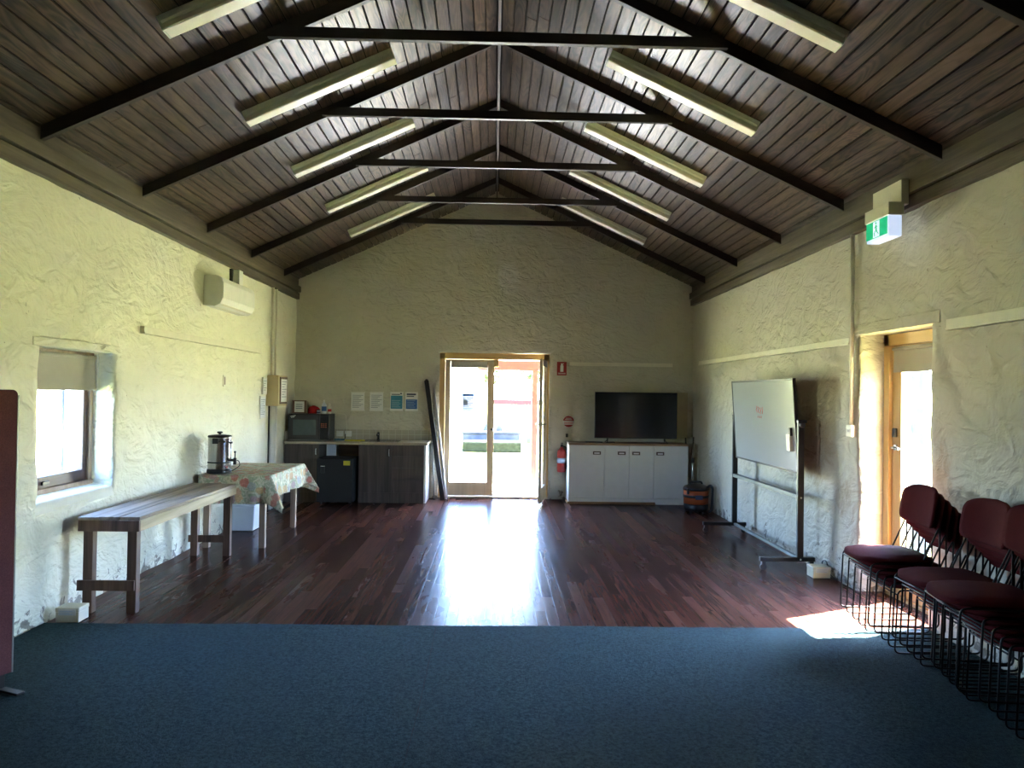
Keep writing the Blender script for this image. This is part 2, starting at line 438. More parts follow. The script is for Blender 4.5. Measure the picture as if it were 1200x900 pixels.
# ------------------------------------------------------------------ room shell
XL, XR, YB, YF = -3.11, 3.13, 11.64, -2.3
SLOPE, ZR = .46, 4.80
def zc(x): return ZR - SLOPE * abs(x)
def disp(p):
    a = noise.noise_vector(p * 1.5) * .014 + noise.noise_vector(p * 4.2) * .013
    return a
def wall(name, to3, u0, u1, v0, v1, openings, T, mat, label, step=.06, vmap=None):
    bm = nb()
    def lines(a, b, marks):
        xs = sorted(set([a, b] + [m for m in marks if a < m < b])); out = []
        for p, q in zip(xs, xs[1:]):
            n = max(1, round((q - p) / step)); out += [p + (q - p) * i / n for i in range(n)]
        return out + [b]
    us = lines(u0, u1, [o[0] for o in openings] + [o[1] for o in openings])
    vs = lines(v0, v1, [o[2] for o in openings] + [o[3] for o in openings])
    def P(u, v, d):
        vv = vmap(u, v) if vmap else v
        p = Vector(to3(u, vv, d)); w = max(0, 1 - d / .16)
        if w > 0: p += disp(p) * w
        return p
    cache = {}
    def V(u, v, d):
        k = (round(u, 4), round(v, 4), round(d, 4))
        if k not in cache: cache[k] = bm.verts.new(P(u, v, d))
        return cache[k]
    inside = lambda u, v: any(o[0] < u < o[1] and o[2] < v < o[3] for o in openings)
    for d in (0, T):
        for a, b in zip(us, us[1:]):
            for c, e in zip(vs, vs[1:]):
                if inside((a + b) / 2, (c + e) / 2): continue
                f = bm.faces.new((V(a, c, d), V(b, c, d), V(b, e, d), V(a, e, d))); f.smooth = True
    nd = 8
    ds = [T * i / nd for i in range(nd + 1)]
    for o in openings:
        rise = o[4] if len(o) > 4 else 0
        uu = [u for u in us if o[0] - 1e-6 <= u <= o[1] + 1e-6]; vv = [v for v in vs if o[2] - 1e-6 <= v <= o[3] + 1e-6]
        rows = [[(o[0], v) for v in vv], [(o[1], v) for v in vv], [(u, o[3]) for u in uu]]
        if o[2] > v0 + .01: rows.append([(u, o[2]) for u in uu])
        for row in rows:
            for (a, b) in zip(row, row[1:]):
                for d, e in zip(ds, ds[1:]):
                    f = bm.faces.new((V(*a, d), V(*b, d), V(*b, e), V(*a, e))); f.smooth = True
    return struct(name, bm, mat, label, 'wall')

WIN = (5.14, 6.16, .79, 1.93)
DR = (5.245, 6.28, -.02, 2.19)
DB = (-.865, .865, -.02, 2.28)
wall('wall_left', lambda u, v, d: (XL - d, u, v), YF, YB + .02, -.02, 3.25, [WIN], .40, 'plaster_left', 'rough cream plastered stone wall along the left side of the hall')
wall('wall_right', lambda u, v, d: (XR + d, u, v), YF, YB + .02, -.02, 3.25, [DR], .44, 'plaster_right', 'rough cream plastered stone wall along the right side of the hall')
def gable(u, v):
    if v <= 3.0: return v
    return 3.0 + (v - 3.0) * (max(3.05, zc(u) + .06) - 3.0) / 2.0
wall('wall_back', lambda u, v, d: (u, YB + d, v), XL - .03, XR + .03, -.02, 5.0, [DB], .40, 'plaster_back', 'far cream plastered gable wall with the double doors', vmap=gable)
wall('wall_front', lambda u, v, d: (u, YF - d, v), XL - .03, XR + .03, -.02, 5.0, [], .2, 'plaster_back', 'cream plastered gable wall behind the camera', vmap=gable, step=.3)

struct('floor', bx(XL - .45, XR + .45, YF - .2, YB + .45, -.12, 0), 'floor', 'dark red-brown polished hardwood board floor', 'floor')

# ceiling boards run the length of the hall, with open joints and a dark backing
bm = nb(); pitch = math.atan(SLOPE); L = (XR + .02) / math.cos(pitch); BW = .104
for s in (-1, 1):
    k = 0
    while k * BW < L + .1:
        a = k * BW + .03; b = a + BW - random.uniform(.009, .0135)
        q = []
        dz = random.uniform(-.002, .002)
        for t in (a, b):
            x = t * math.cos(pitch); q.append((s * x, zc(x) + dz))
        th = .018; nx, nz = s * math.sin(pitch) * th, math.cos(pitch) * th
        ys = [YF - .1] + [random.uniform(-1, 3), ] + [random.uniform(5, 11)] + [YB + .1]
        for y0, y1 in zip(ys, ys[1:]):
            v = [bm.verts.new((q[i][0] + nx * j, y, q[i][1] + nz * j)) for y in (y0 + .001, y1 - .001) for i, j in ((0, 0), (1, 0), (1, 1), (0, 1))]
            for f in ((0, 1, 2, 3), (7, 6, 5, 4), (0, 4, 5, 1), (1, 5, 6, 2), (2, 6, 7, 3), (3, 7, 4, 0)): bm.faces.new([v[i] for i in f])
        k += 1
ce = struct('ceiling', bm, 'ceiling', 'dark stained timber board ceiling following the roof pitch', 'ceiling', bevel=.0025, seg=1)
bm = nb()
for s in (-1, 1):
    prism(bm, [(0, zc(0) + .03), (s * 3.75, zc(3.75) + .03), (s * 3.75, zc(3.75) + .09), (0, zc(0) + .09)], lambda x, z, y: (x, y, z), YF - .3, YB + .55)
struct('ceiling_roof', bm, 'gap', 'dark roof decking seen through the gaps of the ceiling boards', 'roof')

# wall plates: two planks and a top fillet each side
for n, s, X in ((1, -1, XL), (2, 1, XR)):
    bm = nb()
    def pb(a, b, z0, z1):
        xs = sorted((X - s * a, X - s * b)); box(bm, xs[0], xs[1], YF, YB - .005, z0, z1)
    pb(-.02, .055, 3.068, 3.162); pb(-.02, .075, 3.176, 3.266); pb(-.02, .035, 3.280, 3.42)
    gap_shade = nb(); xs = sorted((X + s * .02, X - s * .030)); box(gap_shade, xs[0], xs[1], YF, YB - .008, 3.075, 3.40)  # near-black strip added behind the planks to stand in for shade in their gaps
    tr = struct('trim_%d' % n, bm, 'plate', 'weathered brown timber wall plate on top of the %s wall' % ('left' if s < 0 else 'right'), 'wall plate', bevel=.004)
    obj('backing', gap_shade, 'gap', tr)
struct('trim_3', bx(-.012, .012, YF, YB - .01, 4.70, 4.815), 'plate', 'thin ridge board running along the peak of the ceiling', 'ridge board', bevel=.003)

# ------------------------------------------------------------------ roof trusses
def make_truss(y, tie_z, label):
    A = At('roof_truss', (0, y, 4.7), label, 'roof truss', 'dark timber roof trusses')
    dep = .10
    for s in (-1, 1):
        bm = nb()
        zb = lambda x: 4.705 - SLOPE * abs(x)
        prism(bm, [(s * .017, zb(0)), (s * 3.06, zb(3.06)), (s * 3.06, zb(3.06) + dep), (s * .017, zb(0) + dep)], lambda x, z, q: (x, q, z), y, y + .045)
        A.part('rafter', bm, 'truss', .003)
    hw = (4.705 - tie_z) / SLOPE + .045
    poly = [(-hw, tie_z), (hw, tie_z), (hw - .13, tie_z + .072), (-hw + .13, tie_z + .072)]
    bm = prism(nb(), poly, lambda x, z, q: (x, q, z), y - .044, y - .001)
    A.part('collar_tie', bm, 'truss', .003)
    return A
TY = [5.016 + 1.438 * i for i in range(-1, 5)]
names = ['dark timber roof truss overhead nearest the camera, only its right rafter in frame',
         'dark roof truss with the widest collar tie, nearest whole one to the camera',
         'dark roof truss second in line from the nearest whole one',
         'dark roof truss in the middle of the five whole ones',
         'dark roof truss just before the last one by the far gable',
         'dark roof truss closest to the far gable wall']
for y, tz, nm in zip(TY, [4.02, 4.01, 4.025, 4.035, 4.03, 4.09], names): make_truss(y, tz, nm)

# ------------------------------------------------------------------ fluorescent battens
def make_light(s, y, xlo, xhi, label):
    Lh = (xlo - xhi) / math.cos(pitch)
    base = Vector((s * xlo, y, zc(xlo) - .004))
    u = Vector((-s * math.cos(pitch), 0, math.sin(pitch))); n = Vector((-s * math.sin(pitch), 0, -math.cos(pitch)))
    o = thing('fluorescent_light', base, label, 'ceiling light', 'fluorescent battens on the ceiling')
    def ext(prof, u0, u1):
        bm = nb(); a = [bm.verts.new(u * u0 + Vector((0, q, 0)) + n * h) for q, h in prof]; b = [bm.verts.new(u * u1 + Vector((0, q, 0)) + n * h) for q, h in prof]
        k = len(prof)
        for i in range(k): bm.faces.new((a[i], a[(i + 1) % k], b[(i + 1) % k], b[i]))
        bm.faces.new(a[::-1]); bm.faces.new(b); return bm
    half = [(-.056, 0), (-.056, .034), (-.046, .046), (-.046, .058)]
    obj('housing', ext(half + [(-q, h) for q, h in half[::-1]], .012, Lh - .012), 'light_body', o)
    dh = [(-.048, .058), (-.056, .062), (-.056, .084), (-.050, .092)]
    obj('diffuser', ext(dh + [(-q, h) for q, h in dh[::-1]], .012, Lh - .012), 'diffuser', o)
    ch = [(-.057, 0), (-.057, .086), (-.051, .094)]
    for a, b in ((0, .013), (Lh - .013, Lh)):
        obj('end_cap', ext(ch + [(-q, h) for q, h in ch[::-1]], a, b), 'light_body', o, .003)
order = ['nearest the camera', 'second from the camera', 'third from the camera', 'fourth from the camera', 'farthest, nearest the gable wall']
for i, (yl, yr) in enumerate(zip((4.49, 5.98, 7.41, 8.875, 10.25), (4.41, 5.89, 7.38, 8.845, 10.29))):
    make_light(-1, yl, 2.045, .87, 'white fluorescent batten on the left roof slope, ' + order[i])
    make_light(1, yr, 2.09, .90, 'white fluorescent batten on the right roof slope, ' + order[i])

# ------------------------------------------------------------------ carpet
bm = nb(); nx = 60
edge = [(XL + .02 + (XR - XL - .04) * i / nx) for i in range(nx + 1)]
top = [[bm.verts.new((x, y, .012)) for y in (YF + .05, 2, 4, 5.235 + .006 * math.sin(x * 3))] for x in edge]
botv = [[bm.verts.new((v.co.x, v.co.y, .001)) for v in r] for r in top]
for i in range(nx):
    for j in range(3): bm.faces.new((top[i][j], top[i + 1][j], top[i + 1][j + 1], top[i][j + 1]))
    bm.faces.new((top[i][3], top[i + 1][3], botv[i + 1][3], botv[i][3])); bm.faces.new((top[i][0], botv[i][0], botv[i + 1][0], top[i + 1][0]))
c = At('carpet', (0, 1.5, 0), 'dark teal-blue loop carpet covering the near half of the floor', 'carpet')
c.part('pile', bm, 'carpet')
bm = nb(); pr = None
for i in range(120):
    y = 1.8 + 3.42 * i / 119; x = -.375 + .008 * math.sin(y * 2); w = .0012 + .004 * max(0, noise.noise(Vector((y * 9, 0, 4))))
    q = [bm.verts.new((x - w, y, .0128)), bm.verts.new((x + w, y, .0128))]
    if pr: bm.faces.new((pr[0], pr[1], q[1], q[0]))
    pr = q
c.part('seam', bm, 'gap', label='dark broken seam line across the carpet')

# ------------------------------------------------------------------ back double door
D = At('door_1', (0, YB + .09, 0), 'glazed double door in honey-coloured timber frame in the far wall, right leaf open', 'door', kind='structure')
y0, y1 = YB + .03, YB + .13
bm = nb(); box(bm, -.86, -.775, y0, y1, 0, 2.27); box(bm, .775, .86, y0, y1, 0, 2.27); D.part('jamb', bm, 'door_wood', .004)
bm = nb(); box(bm, -.86, .86, y0, y1, 2.178, 2.275); D.part('head', bm, 'door_wood_h', .004)
D.part('sill', bx(-.86, .86, y0 - .02, y1 + .1, 0, .03), 'leaf_wood', .004)
D.part('stop', bx(-.012, .06, y0 + .012, y0 + .05, 2.06, 2.19), 'door_wood', .003)
def leaf_parts(w, zb, zt, stile, th):
    bm = nb(); box(bm, 0, stile[0], 0, th, zb, zt); box(bm, w - stile[1], w, 0, th, zb, zt)
    box(bm, stile[0], w - stile[1], 0, th, zb, .245); box(bm, stile[0], w - stile[1], 0, th, zt - .035, zt); return bm
lp = obj('leaf', leaf_parts(.77, .035, 2.175, (.08, .105), .045), 'leaf_wood', D.o, .003); lp.location = (-.772, -.045, 0)
lp['label'] = 'closed left leaf with a paper notice on its glass'
obj('glass', bx(.08, .665, .018, .024, .245, 2.14), 'glass', lp)
bm = nb(); box(bm, .085, .66, -.004, .012, 2.055, 2.14); cyl(bm, (.085, -.006, 2.055), (.66, -.006, 2.055), .012, n=10); obj('blind', bm, 'blind', lp)
bm = nb(); cyl(bm, (.735, 0, 1.08), (.735, -.035, 1.08), .016, n=12); obj('bolt', bm, 'chrome', lp)
op = obj('leaf', leaf_parts(.75, .035, 2.165, (.095, .10), .042), 'leaf_wood', D.o, .003); op.location = (.79, -.075, 0); op.rotation_euler = (0, 0, math.radians(180 + 80))
op['label'] = 'right leaf swung open into the room'
obj('glass', bx(.095, .65, .018, .024, .245, 2.13), 'glass', op)
bm = nb()
for sy in (-1, 1):
    yy = .021 + sy * .021
    cyl(bm, (.70, yy, 1.2), (.70, yy + sy * .012, 1.2), .024, n=16); tube(bm, fillet([(.70, yy, 1.2), (.70, yy + sy * .05, 1.2), (.58, yy + sy * .05, 1.2)], .015), .009)
obj('handle', bm, 'alu', op)
bm = nb(); box(bm, .10, .645, .043, .05, 2.06, 2.14); obj('blind', bm, 'blind', op)
bm = nb(); box(bm, -.504, -.318, YB + .062, YB + .0635, 1.36, 1.635)
nt = At('paper_notice', (-.41, YB + .06, 1.36), 'white notice with blue header on the closed door glass', 'notice')
nt.part('sheet', bm, 'thin_paper'); nt.part('header', bx(-.504, -.318, YB + .0605, YB + .062, 1.60, 1.635), 'blue_ink')
bm = nb()
for i in range(7): box(bm, -.49, -.33 - .03 * (i % 3), YB + .0605, YB + .062, 1.565 - i * .028, 1.575 - i * .028)
box(bm, -.48, -.42, YB + .060, YB + .062, 1.46, 1.53)
nt.part('printing', bm, 'ink')

# ------------------------------------------------------------------ right hand glazed door
D = At('door_2', (3.38, 5.77, 0), 'honey timber glazed door set deep in the right wall', 'door', kind='structure')
bm = nb(); box(bm, 3.33, 3.44, 6.19, 6.275, 0, 2.19); box(bm, 3.33, 3.44, 5.25, 5.33, 0, 2.19); D.part('jamb', bm, 'door_wood', .004)
D.part('head', bx(3.33, 3.44, 5.25, 6.275, 2.09, 2.185), 'door_wood_y', .004)
bm = nb(); box(bm, 3.36, 3.405, 6.055, 6.187, .03, 2.088); box(bm, 3.36, 3.405, 5.333, 5.41, .03, 2.088); box(bm, 3.36, 3.405, 5.41, 6.055, .03, .28); box(bm, 3.36, 3.405, 5.41, 6.055, 1.98, 2.088)
lf = D.part('leaf', bm, 'door_wood', .003)
D.part('glass', bx(3.378, 3.384, 5.41, 6.055, .28, 1.98), 'glass', parent=lf)
bm = nb(); box(bm, 3.349, 3.353, 5.36, 6.15, 1.88, 2.08); cyl(bm, (3.345, 5.36, 2.06), (3.345, 6.15, 2.06), .014, n=12); box(bm, 3.345, 3.357, 5.36, 6.15, 1.866, 1.882)
D.part('blind', bm, 'blind')
bm = nb(); cyl(bm, (3.36, 6.12, 1.24), (3.345, 6.12, 1.24), .026, n=18); tube(bm, fillet([(3.35, 6.12, 1.24), (3.31, 6.12, 1.24), (3.31, 6.0, 1.235)], .02), .010)
D.part('handle', bm, 'chrome', parent=lf)
D.part('lock', bx(3.335, 3.36, 6.105, 6.15, 1.325, 1.40), 'black', .006, parent=lf)
D.part('threshold', bx(3.33, 3.5, 5.25, 6.275, 0, .028), 'door_wood_y', .003)

# ------------------------------------------------------------------ left window
D = At('window_1', (-3.33, 5.65, .83), 'small sash window in a deep plaster reveal in the left wall', 'window', kind='structure')
bm = nb(); box(bm, -3.37, -3.275, 6.10, 6.15, .875, 1.925); box(bm, -3.37, -3.275, 5.15, 5.20, .875, 1.925); box(bm, -3.37, -3.275, 5.20, 6.10, 1.87, 1.925); box(bm, -3.37, -3.265, 5.15, 6.15, .855, .90)
D.part('frame', bm, 'pine_leg', .003)
bm = nb(); box(bm, -3.345, -3.295, 6.045, 6.10, .90, 1.87); box(bm, -3.345, -3.295, 5.20, 5.255, .90, 1.87); box(bm, -3.345, -3.295, 5.255, 6.045, .90, .985); box(bm, -3.345, -3.295, 5.255, 6.045, 1.81, 1.87)
sa = D.part('sash', bm, 'sash', .003)
D.part('glass', bx(-3.325, -3.319, 5.255, 6.045, .985, 1.81), 'glass', parent=sa)
bm = nb(); box(bm, -3.296, -3.278, 5.50, 5.58, .925, .95); D.part('latch', bm, 'black', .003, parent=sa)
bm = nb(); box(bm, -3.255, -3.251, 5.17, 6.135, 1.64, 1.90); box(bm, -3.262, -3.244, 5.17, 6.135, 1.622, 1.645); cyl(bm, (-3.258, 5.17, 1.885), (-3.258, 6.135, 1.885), .016, n=12)
D.part('blind', bm, 'blind')
D.part('side_channel', bx(-3.262, -3.236, 6.128, 6.15, 1.622, 1.915), 'white_paint', .003)
# sloping plaster sill
bm = nb(); nU = 20; g = []
for i in range(nU + 1):
    y = 5.13 + 1.04 * i / nU; r = []
    for j in range(6):
        x = XL - .01 - .17 * (j - 1) / 4 if j else XL + .006; z = .84 + .030 * (j - 1) / 4 if j else .765 + noise.noise(Vector((x * 9, y * 6, 3))) * .006; r.append(bm.verts.new((x, y, z)))
    g.append(r)
for i in range(nU):
    for j in range(5):
        f = bm.faces.new((g[i][j], g[i + 1][j], g[i + 1][j + 1], g[i][j + 1])); f.smooth = True
D.part('sill', bm, 'sill')

def lintel(name, s, X, y0, y1, z0, z1, mat, label):
    bm = nb(); n = 40; rows = []
    for i in range(n + 1):
        y = y0 + (y1 - y0) * i / n; w = noise.noise(Vector((y * 4, z0, s * 2))) * .008; e = min(i, n - i) / 6; t = .004 + .022 * min(1, e) + noise.noise(Vector((y * 3, 5, s))) * .004
        rows.append([bm.verts.new((X + s * .02, y, z0 + w * .5)), bm.verts.new((X - s * t, y, z0 + w * .5)), bm.verts.new((X - s * t, y, z1 + w)), bm.verts.new((X + s * .02, y, z1 + w + .012))])
    for a, b in zip(rows, rows[1:]):
        for k in range(3): bm.faces.new((a[k], b[k], b[k + 1], a[k + 1]))
    bm.faces.new(rows[0]); bm.faces.new(rows[-1][::-1])
    struct(name, bm, mat, label, 'lintel', bevel=.004)
lintel('trim_4', -1, XL, 5.07, 6.24, 1.925, 1.985, 'plaster_left', 'uneven painted lintel over the left window')
lintel('trim_5', 1, XR, 5.14, 6.45, 2.185, 2.275, 'plaster_right', 'uneven painted lintel over the right door')

# ------------------------------------------------------------------ fixed rails, conduits, wall fittings
def rail(name, p0, p1, th, h, axis, label, mat='cream_plastic'):
    bm = nb(); x0, y0, z0 = p0; x1, y1, z1 = p1
    if axis == 'L': box(bm, XL - .012, XL + th, y0, y1, z0, z0 + h); box(bm, XL - .012, XL + th + .006, y0, y1, z0, z0 + .016)
    if axis == 'R': box(bm, XR - th, XR + .012, y0, y1, z0, z0 + h); box(bm, XR - th - .006, XR + .012, y0, y1, z0, z0 + .016)
    if axis == 'B': box(bm, x0, x1, YB - th, YB + .012, z0, z0 + h); box(bm, x0, x1, YB - th - .006, YB + .012, z0, z0 + .016)
    return tag(obj(name, bm, mat, bevel=.002), label, 'wall rail', 'painted hanging rails')
rail('hanging_rail', (0, 6.58, 2.125), (0, 9.85, 0), .036, .065, 'L', 'cream painted timber rail on the left wall below the air conditioner')
rail('hanging_rail', (0, 6.42, 2.115), (0, 11.2, 0), .034, .06, 'R', 'cream painted rail on the right wall above the whiteboard')
rail('hanging_rail', (0, 2.8, 2.12), (0, 5.02, 0), .036, .075, 'R', 'cream painted rail on the right wall above the chair stacks')
rail('hanging_rail', (1.18, 0, 2.10), (2.80, 0, 0), .030, .055, 'B', 'thin cream painted rail on the far wall above the television')

def conduit(pts, r, label, mat='cream_plastic', n=10):
    return tag(obj('conduit', tube(nb(), fillet(pts, .03), r, n), mat), label, 'conduit')
conduit([(XR - .034, 6.365, 3.065), (XR - .034, 6.365, 1.415)], .018, 'cream conduit dropping from the wall plate to the switch beside the right door', 'cream_plastic')
A = At('power_outlet', (XR, 6.365, 1.31), 'cream switch block at the foot of the conduit beside the right door', 'switch')
A.part('box', bx(XR - .055, XR + .01, 6.325, 6.42, 1.31, 1.415), 'cream_plastic', .005)
bm = nb(); [box(bm, XR - .060, XR - .054, 6.345 + .03 * i, 6.36 + .03 * i, 1.35, 1.375) for i in range(2)]; A.part('rocker', bm, 'white_paint', .002)
A = At('exit_sign', (2.95, 5.54, 2.85), 'green running-man exit sign box hanging from the right wall plate', 'exit sign')
A.part('mounting_plate', bx(2.995, 3.053, 5.415, 5.83, 3.09, 3.275), 'cream_plastic', .004)
A.part('housing', bx(2.875, 2.995, 5.37, 5.72, 3.0, 3.095), 'cream_plastic', .006)
bl = A.part('diffuser', bx(2.885, 2.985, 5.385, 5.705, 2.845, 3.0), 'white_sign', .004)
A.part('legend', bx(2.880, 2.8845, 5.40, 5.70, 2.866, 2.995), 'green_sign', parent=bl)
bm = nb(); box(bm, 2.878, 2.8805, 5.505, 5.595, 2.870, 2.990); A.part('doorway', bm, 'white_sign', parent=bl)
bm = nb(); q = lambda a, b, c, d, w: prism(bm, [(a - w, b), (a + w, b), (c + w, d), (c - w, d)], lambda y, z, x: (x, y, z), 2.8765, 2.8785)
lathe(bm, [(.001, 2.8765), (.009, 2.8765), (.009, 2.8785), (.001, 2.8785)], (0, 5.553, 2.976), 12, 'x')
q(5.552, 2.962, 5.548, 2.925, .009); q(5.548, 2.927, 5.575, 2.905, .006); q(5.575, 2.906, 5.57, 2.878, .005); q(5.548, 2.927, 5.535, 2.905, .006); q(5.535, 2.906, 5.515, 2.890, .005)
q(5.552, 2.958, 5.575, 2.940, .0045); q(5.552, 2.958, 5.530, 2.945, .0045)
A.part('running_figure', bm, 'green_sign', parent=bl)

# left wall
A = At('air_conditioner', (XL, 8.47, 2.53), 'white split air conditioner high on the left wall', 'air conditioner')
prof = [(XL + .006, 2.535), (XL + .13, 2.53), (XL + .185, 2.56), (XL + .208, 2.61), (XL + .205, 2.80), (XL + .185, 2.845), (XL + .14, 2.862), (XL + .006, 2.862)]
A.part('body', prism(nb(), prof, lambda x, z, y: (x, y, z), 7.95, 9.0), 'white_paint', .008)
pf = [(XL + .207, 2.615), (XL + .214, 2.62), (XL + .212, 2.79), (XL + .192, 2.84), (XL + .186, 2.842), (XL + .204, 2.80)]
A.part('front_panel', prism(nb(), pf, lambda x, z, y: (x, y, z), 7.958, 8.992), 'white_paint', .002)
A.part('louvre', prism(nb(), [(XL + .09, 2.527), (XL + .19, 2.556), (XL + .188, 2.563), (XL + .088, 2.534)], lambda x, z, y: (x, y, z), 8.03, 8.92), 'cream_plastic', .002)
bm = nb(); box(bm, XL - .01, XL + .07, 8.86, 8.99, 2.858, 3.066); tag(obj('duct_cover', bm, 'white_paint', bevel=.006), 'white duct cover between the air conditioner and the wall plate', 'duct cover')
bm = nb(); prism(bm, [(8.74, 2.87), (8.78, 2.87), (8.80, 3.06), (8.73, 3.06), (8.75, 2.96)], lambda y, z, x: (x, y, z), XL - .01, XL + .022)
tag(obj('cable_bundle', bm, 'black_matt', bevel=.006), 'dark cable bundle rising from the air conditioner top', 'cable')
A = At('light_switch', (XL, 8.585, 1.69), 'small bare switch plate on the left wall beneath the rail', 'switch')
A.part('plate', bx(XL - .01, XL + .022, 8.55, 8.625, 1.68, 1.81), 'cream_plastic', .003)
A.part('rocker', bx(XL + .02, XL + .026, 8.572, 8.588, 1.70, 1.79), 'leg_wood', .001)
conduit([(XL + .036, 10.32, 3.066), (XL + .036, 10.32, 1.84)], .020, 'thicker cream conduit between meter box and wall plate')
conduit([(XL + .034, 10.50, 3.066), (XL + .034, 10.50, 1.84)], .015, 'thinner cream conduit between meter box and wall plate')
A = At('meter_box', (XL, 10.4, 1.43), 'beige electrical box in the far left corner with framed certificate', 'electrical box')
A.part('case', bx(XL - .01, -2.95, 10.22, 10.66, 1.43, 1.85), 'meter', .006)
fr = A.part('certificate_frame', bx(-2.951, -2.938, 10.28, 10.62, 1.455, 1.83), 'leg_wood', .003)
A.part('certificate', bx(-2.939, -2.936, 10.31, 10.59, 1.485, 1.80), 'paper', parent=fr)
bm = nb(); [box(bm, -2.9365, -2.9345, 10.34, 10.56 - .05 * (i % 3), 1.76 - i * .035, 1.77 - i * .035) for i in range(7)]
A.part('printing', bm, 'ink', parent=fr)
for (yy, r, lab, mt) in ((10.25, .012, 'dark cable running down from the meter box', 'black'), (10.34, .026, 'wide white conduit below the meter box, beside the dark cable', 'white_paint'),
                         (10.44, .020, 'middle white conduit below the meter box', 'white_paint'), (10.55, .024, 'white conduit below the meter box next to the kitchen bench', 'white_paint')):
    tag(obj('conduit', cyl(nb(), (XL + .03, yy, .0), (XL + .03, yy, 1.435), r, n=12), mt), lab, 'conduit')
def sheet(name, plane, a0, a1, z0, z1, label, lines=8, group=None, mat='paper'):
    bm = nb(); bi = nb()
    if plane == 'B':
        A = At(name, ((a0 + a1) / 2, YB - .02, z0), label, 'paper notice', group); box(bm, a0, a1, YB - .024, YB - .020, z0, z1)
        for i in range(lines):
            zz = z1 - .035 - i * (z1 - z0 - .06) / lines; box(bi, a0 + .02, a1 - .02 - .03 * ((i * 7) % 3), YB - .0255, YB - .0238, zz - .008, zz)
    else:
        A = At(name, (XL + .02, (a0 + a1) / 2, z0), label, 'paper notice', group); box(bm, XL + .018, XL + .021, a0, a1, z0, z1)
        for i in range(lines):
            zz = z1 - .03 - i * (z1 - z0 - .05) / lines; box(bi, XL + .0208, XL + .0225, a0 + .02, a1 - .03 - .03 * ((i * 7) % 3), zz - .008, zz)
    for zz in (z0 - .012, z1 + .004):
        if plane == 'B': A.part('mounting_strip', bx(a0 - .005, a1 + .005, YB - .027, YB + .012, zz, zz + .010), 'white_paint')
        else: A.part('mounting_strip', bx(XL - .012, XL + .024, a0, a1, zz, zz + .008), 'white_paint')
    A.part('sheet', bm, mat); A.part('printing', bi, 'ink' if mat == 'paper' else 'pale_blue'); return A
sheet('paper_notice', 'L', 9.90, 10.12, 1.28, 1.55, 'white sheet pinned low on the left wall near the urn table')
sheet('paper_notice', 'L', 10.0, 10.17, 1.60, 1.80, 'small white sheet pinned to the left wall beside the meter box', 5)
sheet('paper_notice', 'B', -2.225, -2.02, 1.355, 1.625, 'first grey printed sheet on the far wall, nearest the microwave', 9, 'sheets above the sink')
sheet('paper_notice', 'B', -1.935, -1.73, 1.355, 1.63, 'second grey printed sheet above the tap', 9, 'sheets above the sink')
for (a0, a1, lab, mt, h) in ((-1.62, -1.42, 'teal-blue poster above the kitchen drawers, left of its purple-blue neighbour', 'teal_ink', .80), (-1.385, -1.19, 'purple-blue poster beside the leaning black pole', 'blue_ink', .58)):
    A = At('poster', ((a0 + a1) / 2, YB - .02, 1.36), lab, 'poster', 'sheets above the sink')
    A.part('sheet', bx(a0, a1, YB - .024, YB - .020, 1.36, 1.64), 'paper')
    A.part('colour_field', bx(a0 + .01, a1 - .01, YB - .0255, YB - .0238, 1.385, 1.385 + .255 * h), mt)
    bm = nb()
    if h > .7: box(bm, a0 + .02, a1 - .05, YB - .0255, YB - .0238, 1.602, 1.615); box(bm, a1 - .045, a1 - .02, YB - .0255, YB - .0238, 1.61, 1.632)
    else: box(bm, a0 + .02, a1 - .03, YB - .0255, YB - .0238, 1.60, 1.625); box(bm, a0 + .02, a1 - .06, YB - .0255, YB - .0238, 1.575, 1.588)
    A.part('heading', bm, 'dark_ink')
    for zz in (1.352, 1.6405): A.part('mounting_strip', bx(a0, a1, YB - .027, YB + .012, zz, zz + .007), 'white_paint')
    bm = nb()
    for i in range(5): box(bm, a0 + .025, a1 - .04 - .02 * (i % 2), YB - .0268, YB - .0252, 1.41 + i * .025, 1.416 + i * .025)
    A.part('printing', bm, 'pale_blue')
# fire signs
A = At('fire_sign', (1.053, YB - .02, 1.943), 'red rectangular fire extinguisher sign right of the double door', 'fire sign')
A.part('plate', bx(.978, 1.128, YB - .026, YB - .020, 1.943, 2.155), 'red', .002)
bm = nb(); box(bm, 1.03, 1.078, YB - .0285, YB - .0258, 2.0, 2.10); box(bm, 1.04, 1.068, YB - .0285, YB - .0258, 2.1, 2.122); box(bm, 1.035, 1.085, YB - .0285, YB - .0258, 2.122, 2.130)
A.part('pictogram', bm, 'paper')
bm = nb(); [box(bm, .995, 1.11, YB - .0285, YB - .0258, 1.965 + .012 * k, 1.970 + .012 * k) for k in range(2)]; A.part('lettering', bm, 'paper')
A = At('round_fire_sign', (1.17, YB - .02, 1.13), 'round red and white sign above the fire extinguisher', 'fire sign')
A.part('disc', lathe(nb(), [(.001, YB - .020), (.092, YB - .020), (.092, YB - .026), (.001, YB - .026)], (1.17, 0, 1.222), 36, 'y'), 'paper')
bm = nb()
def seg(a0, a1, r=.088):
    pts = [(1.17 + r * math.cos(math.radians(t)), 1.222 + r * math.sin(math.radians(t))) for t in [a0 + (a1 - a0) * i / 18 for i in range(19)]]
    prism(bm, pts, lambda x, z, y: (x, y, z), YB - .0285, YB - .0258)
seg(8, 172); seg(215, 325); A.part('red_field', bm, 'red')
bm = nb(); [box(bm, 1.115 + .01 * k, 1.225 - .01 * k, YB - .0305, YB - .0284, 1.25 + k * .02, 1.256 + k * .02) for k in range(2)]; A.part('lettering', bm, 'paper')
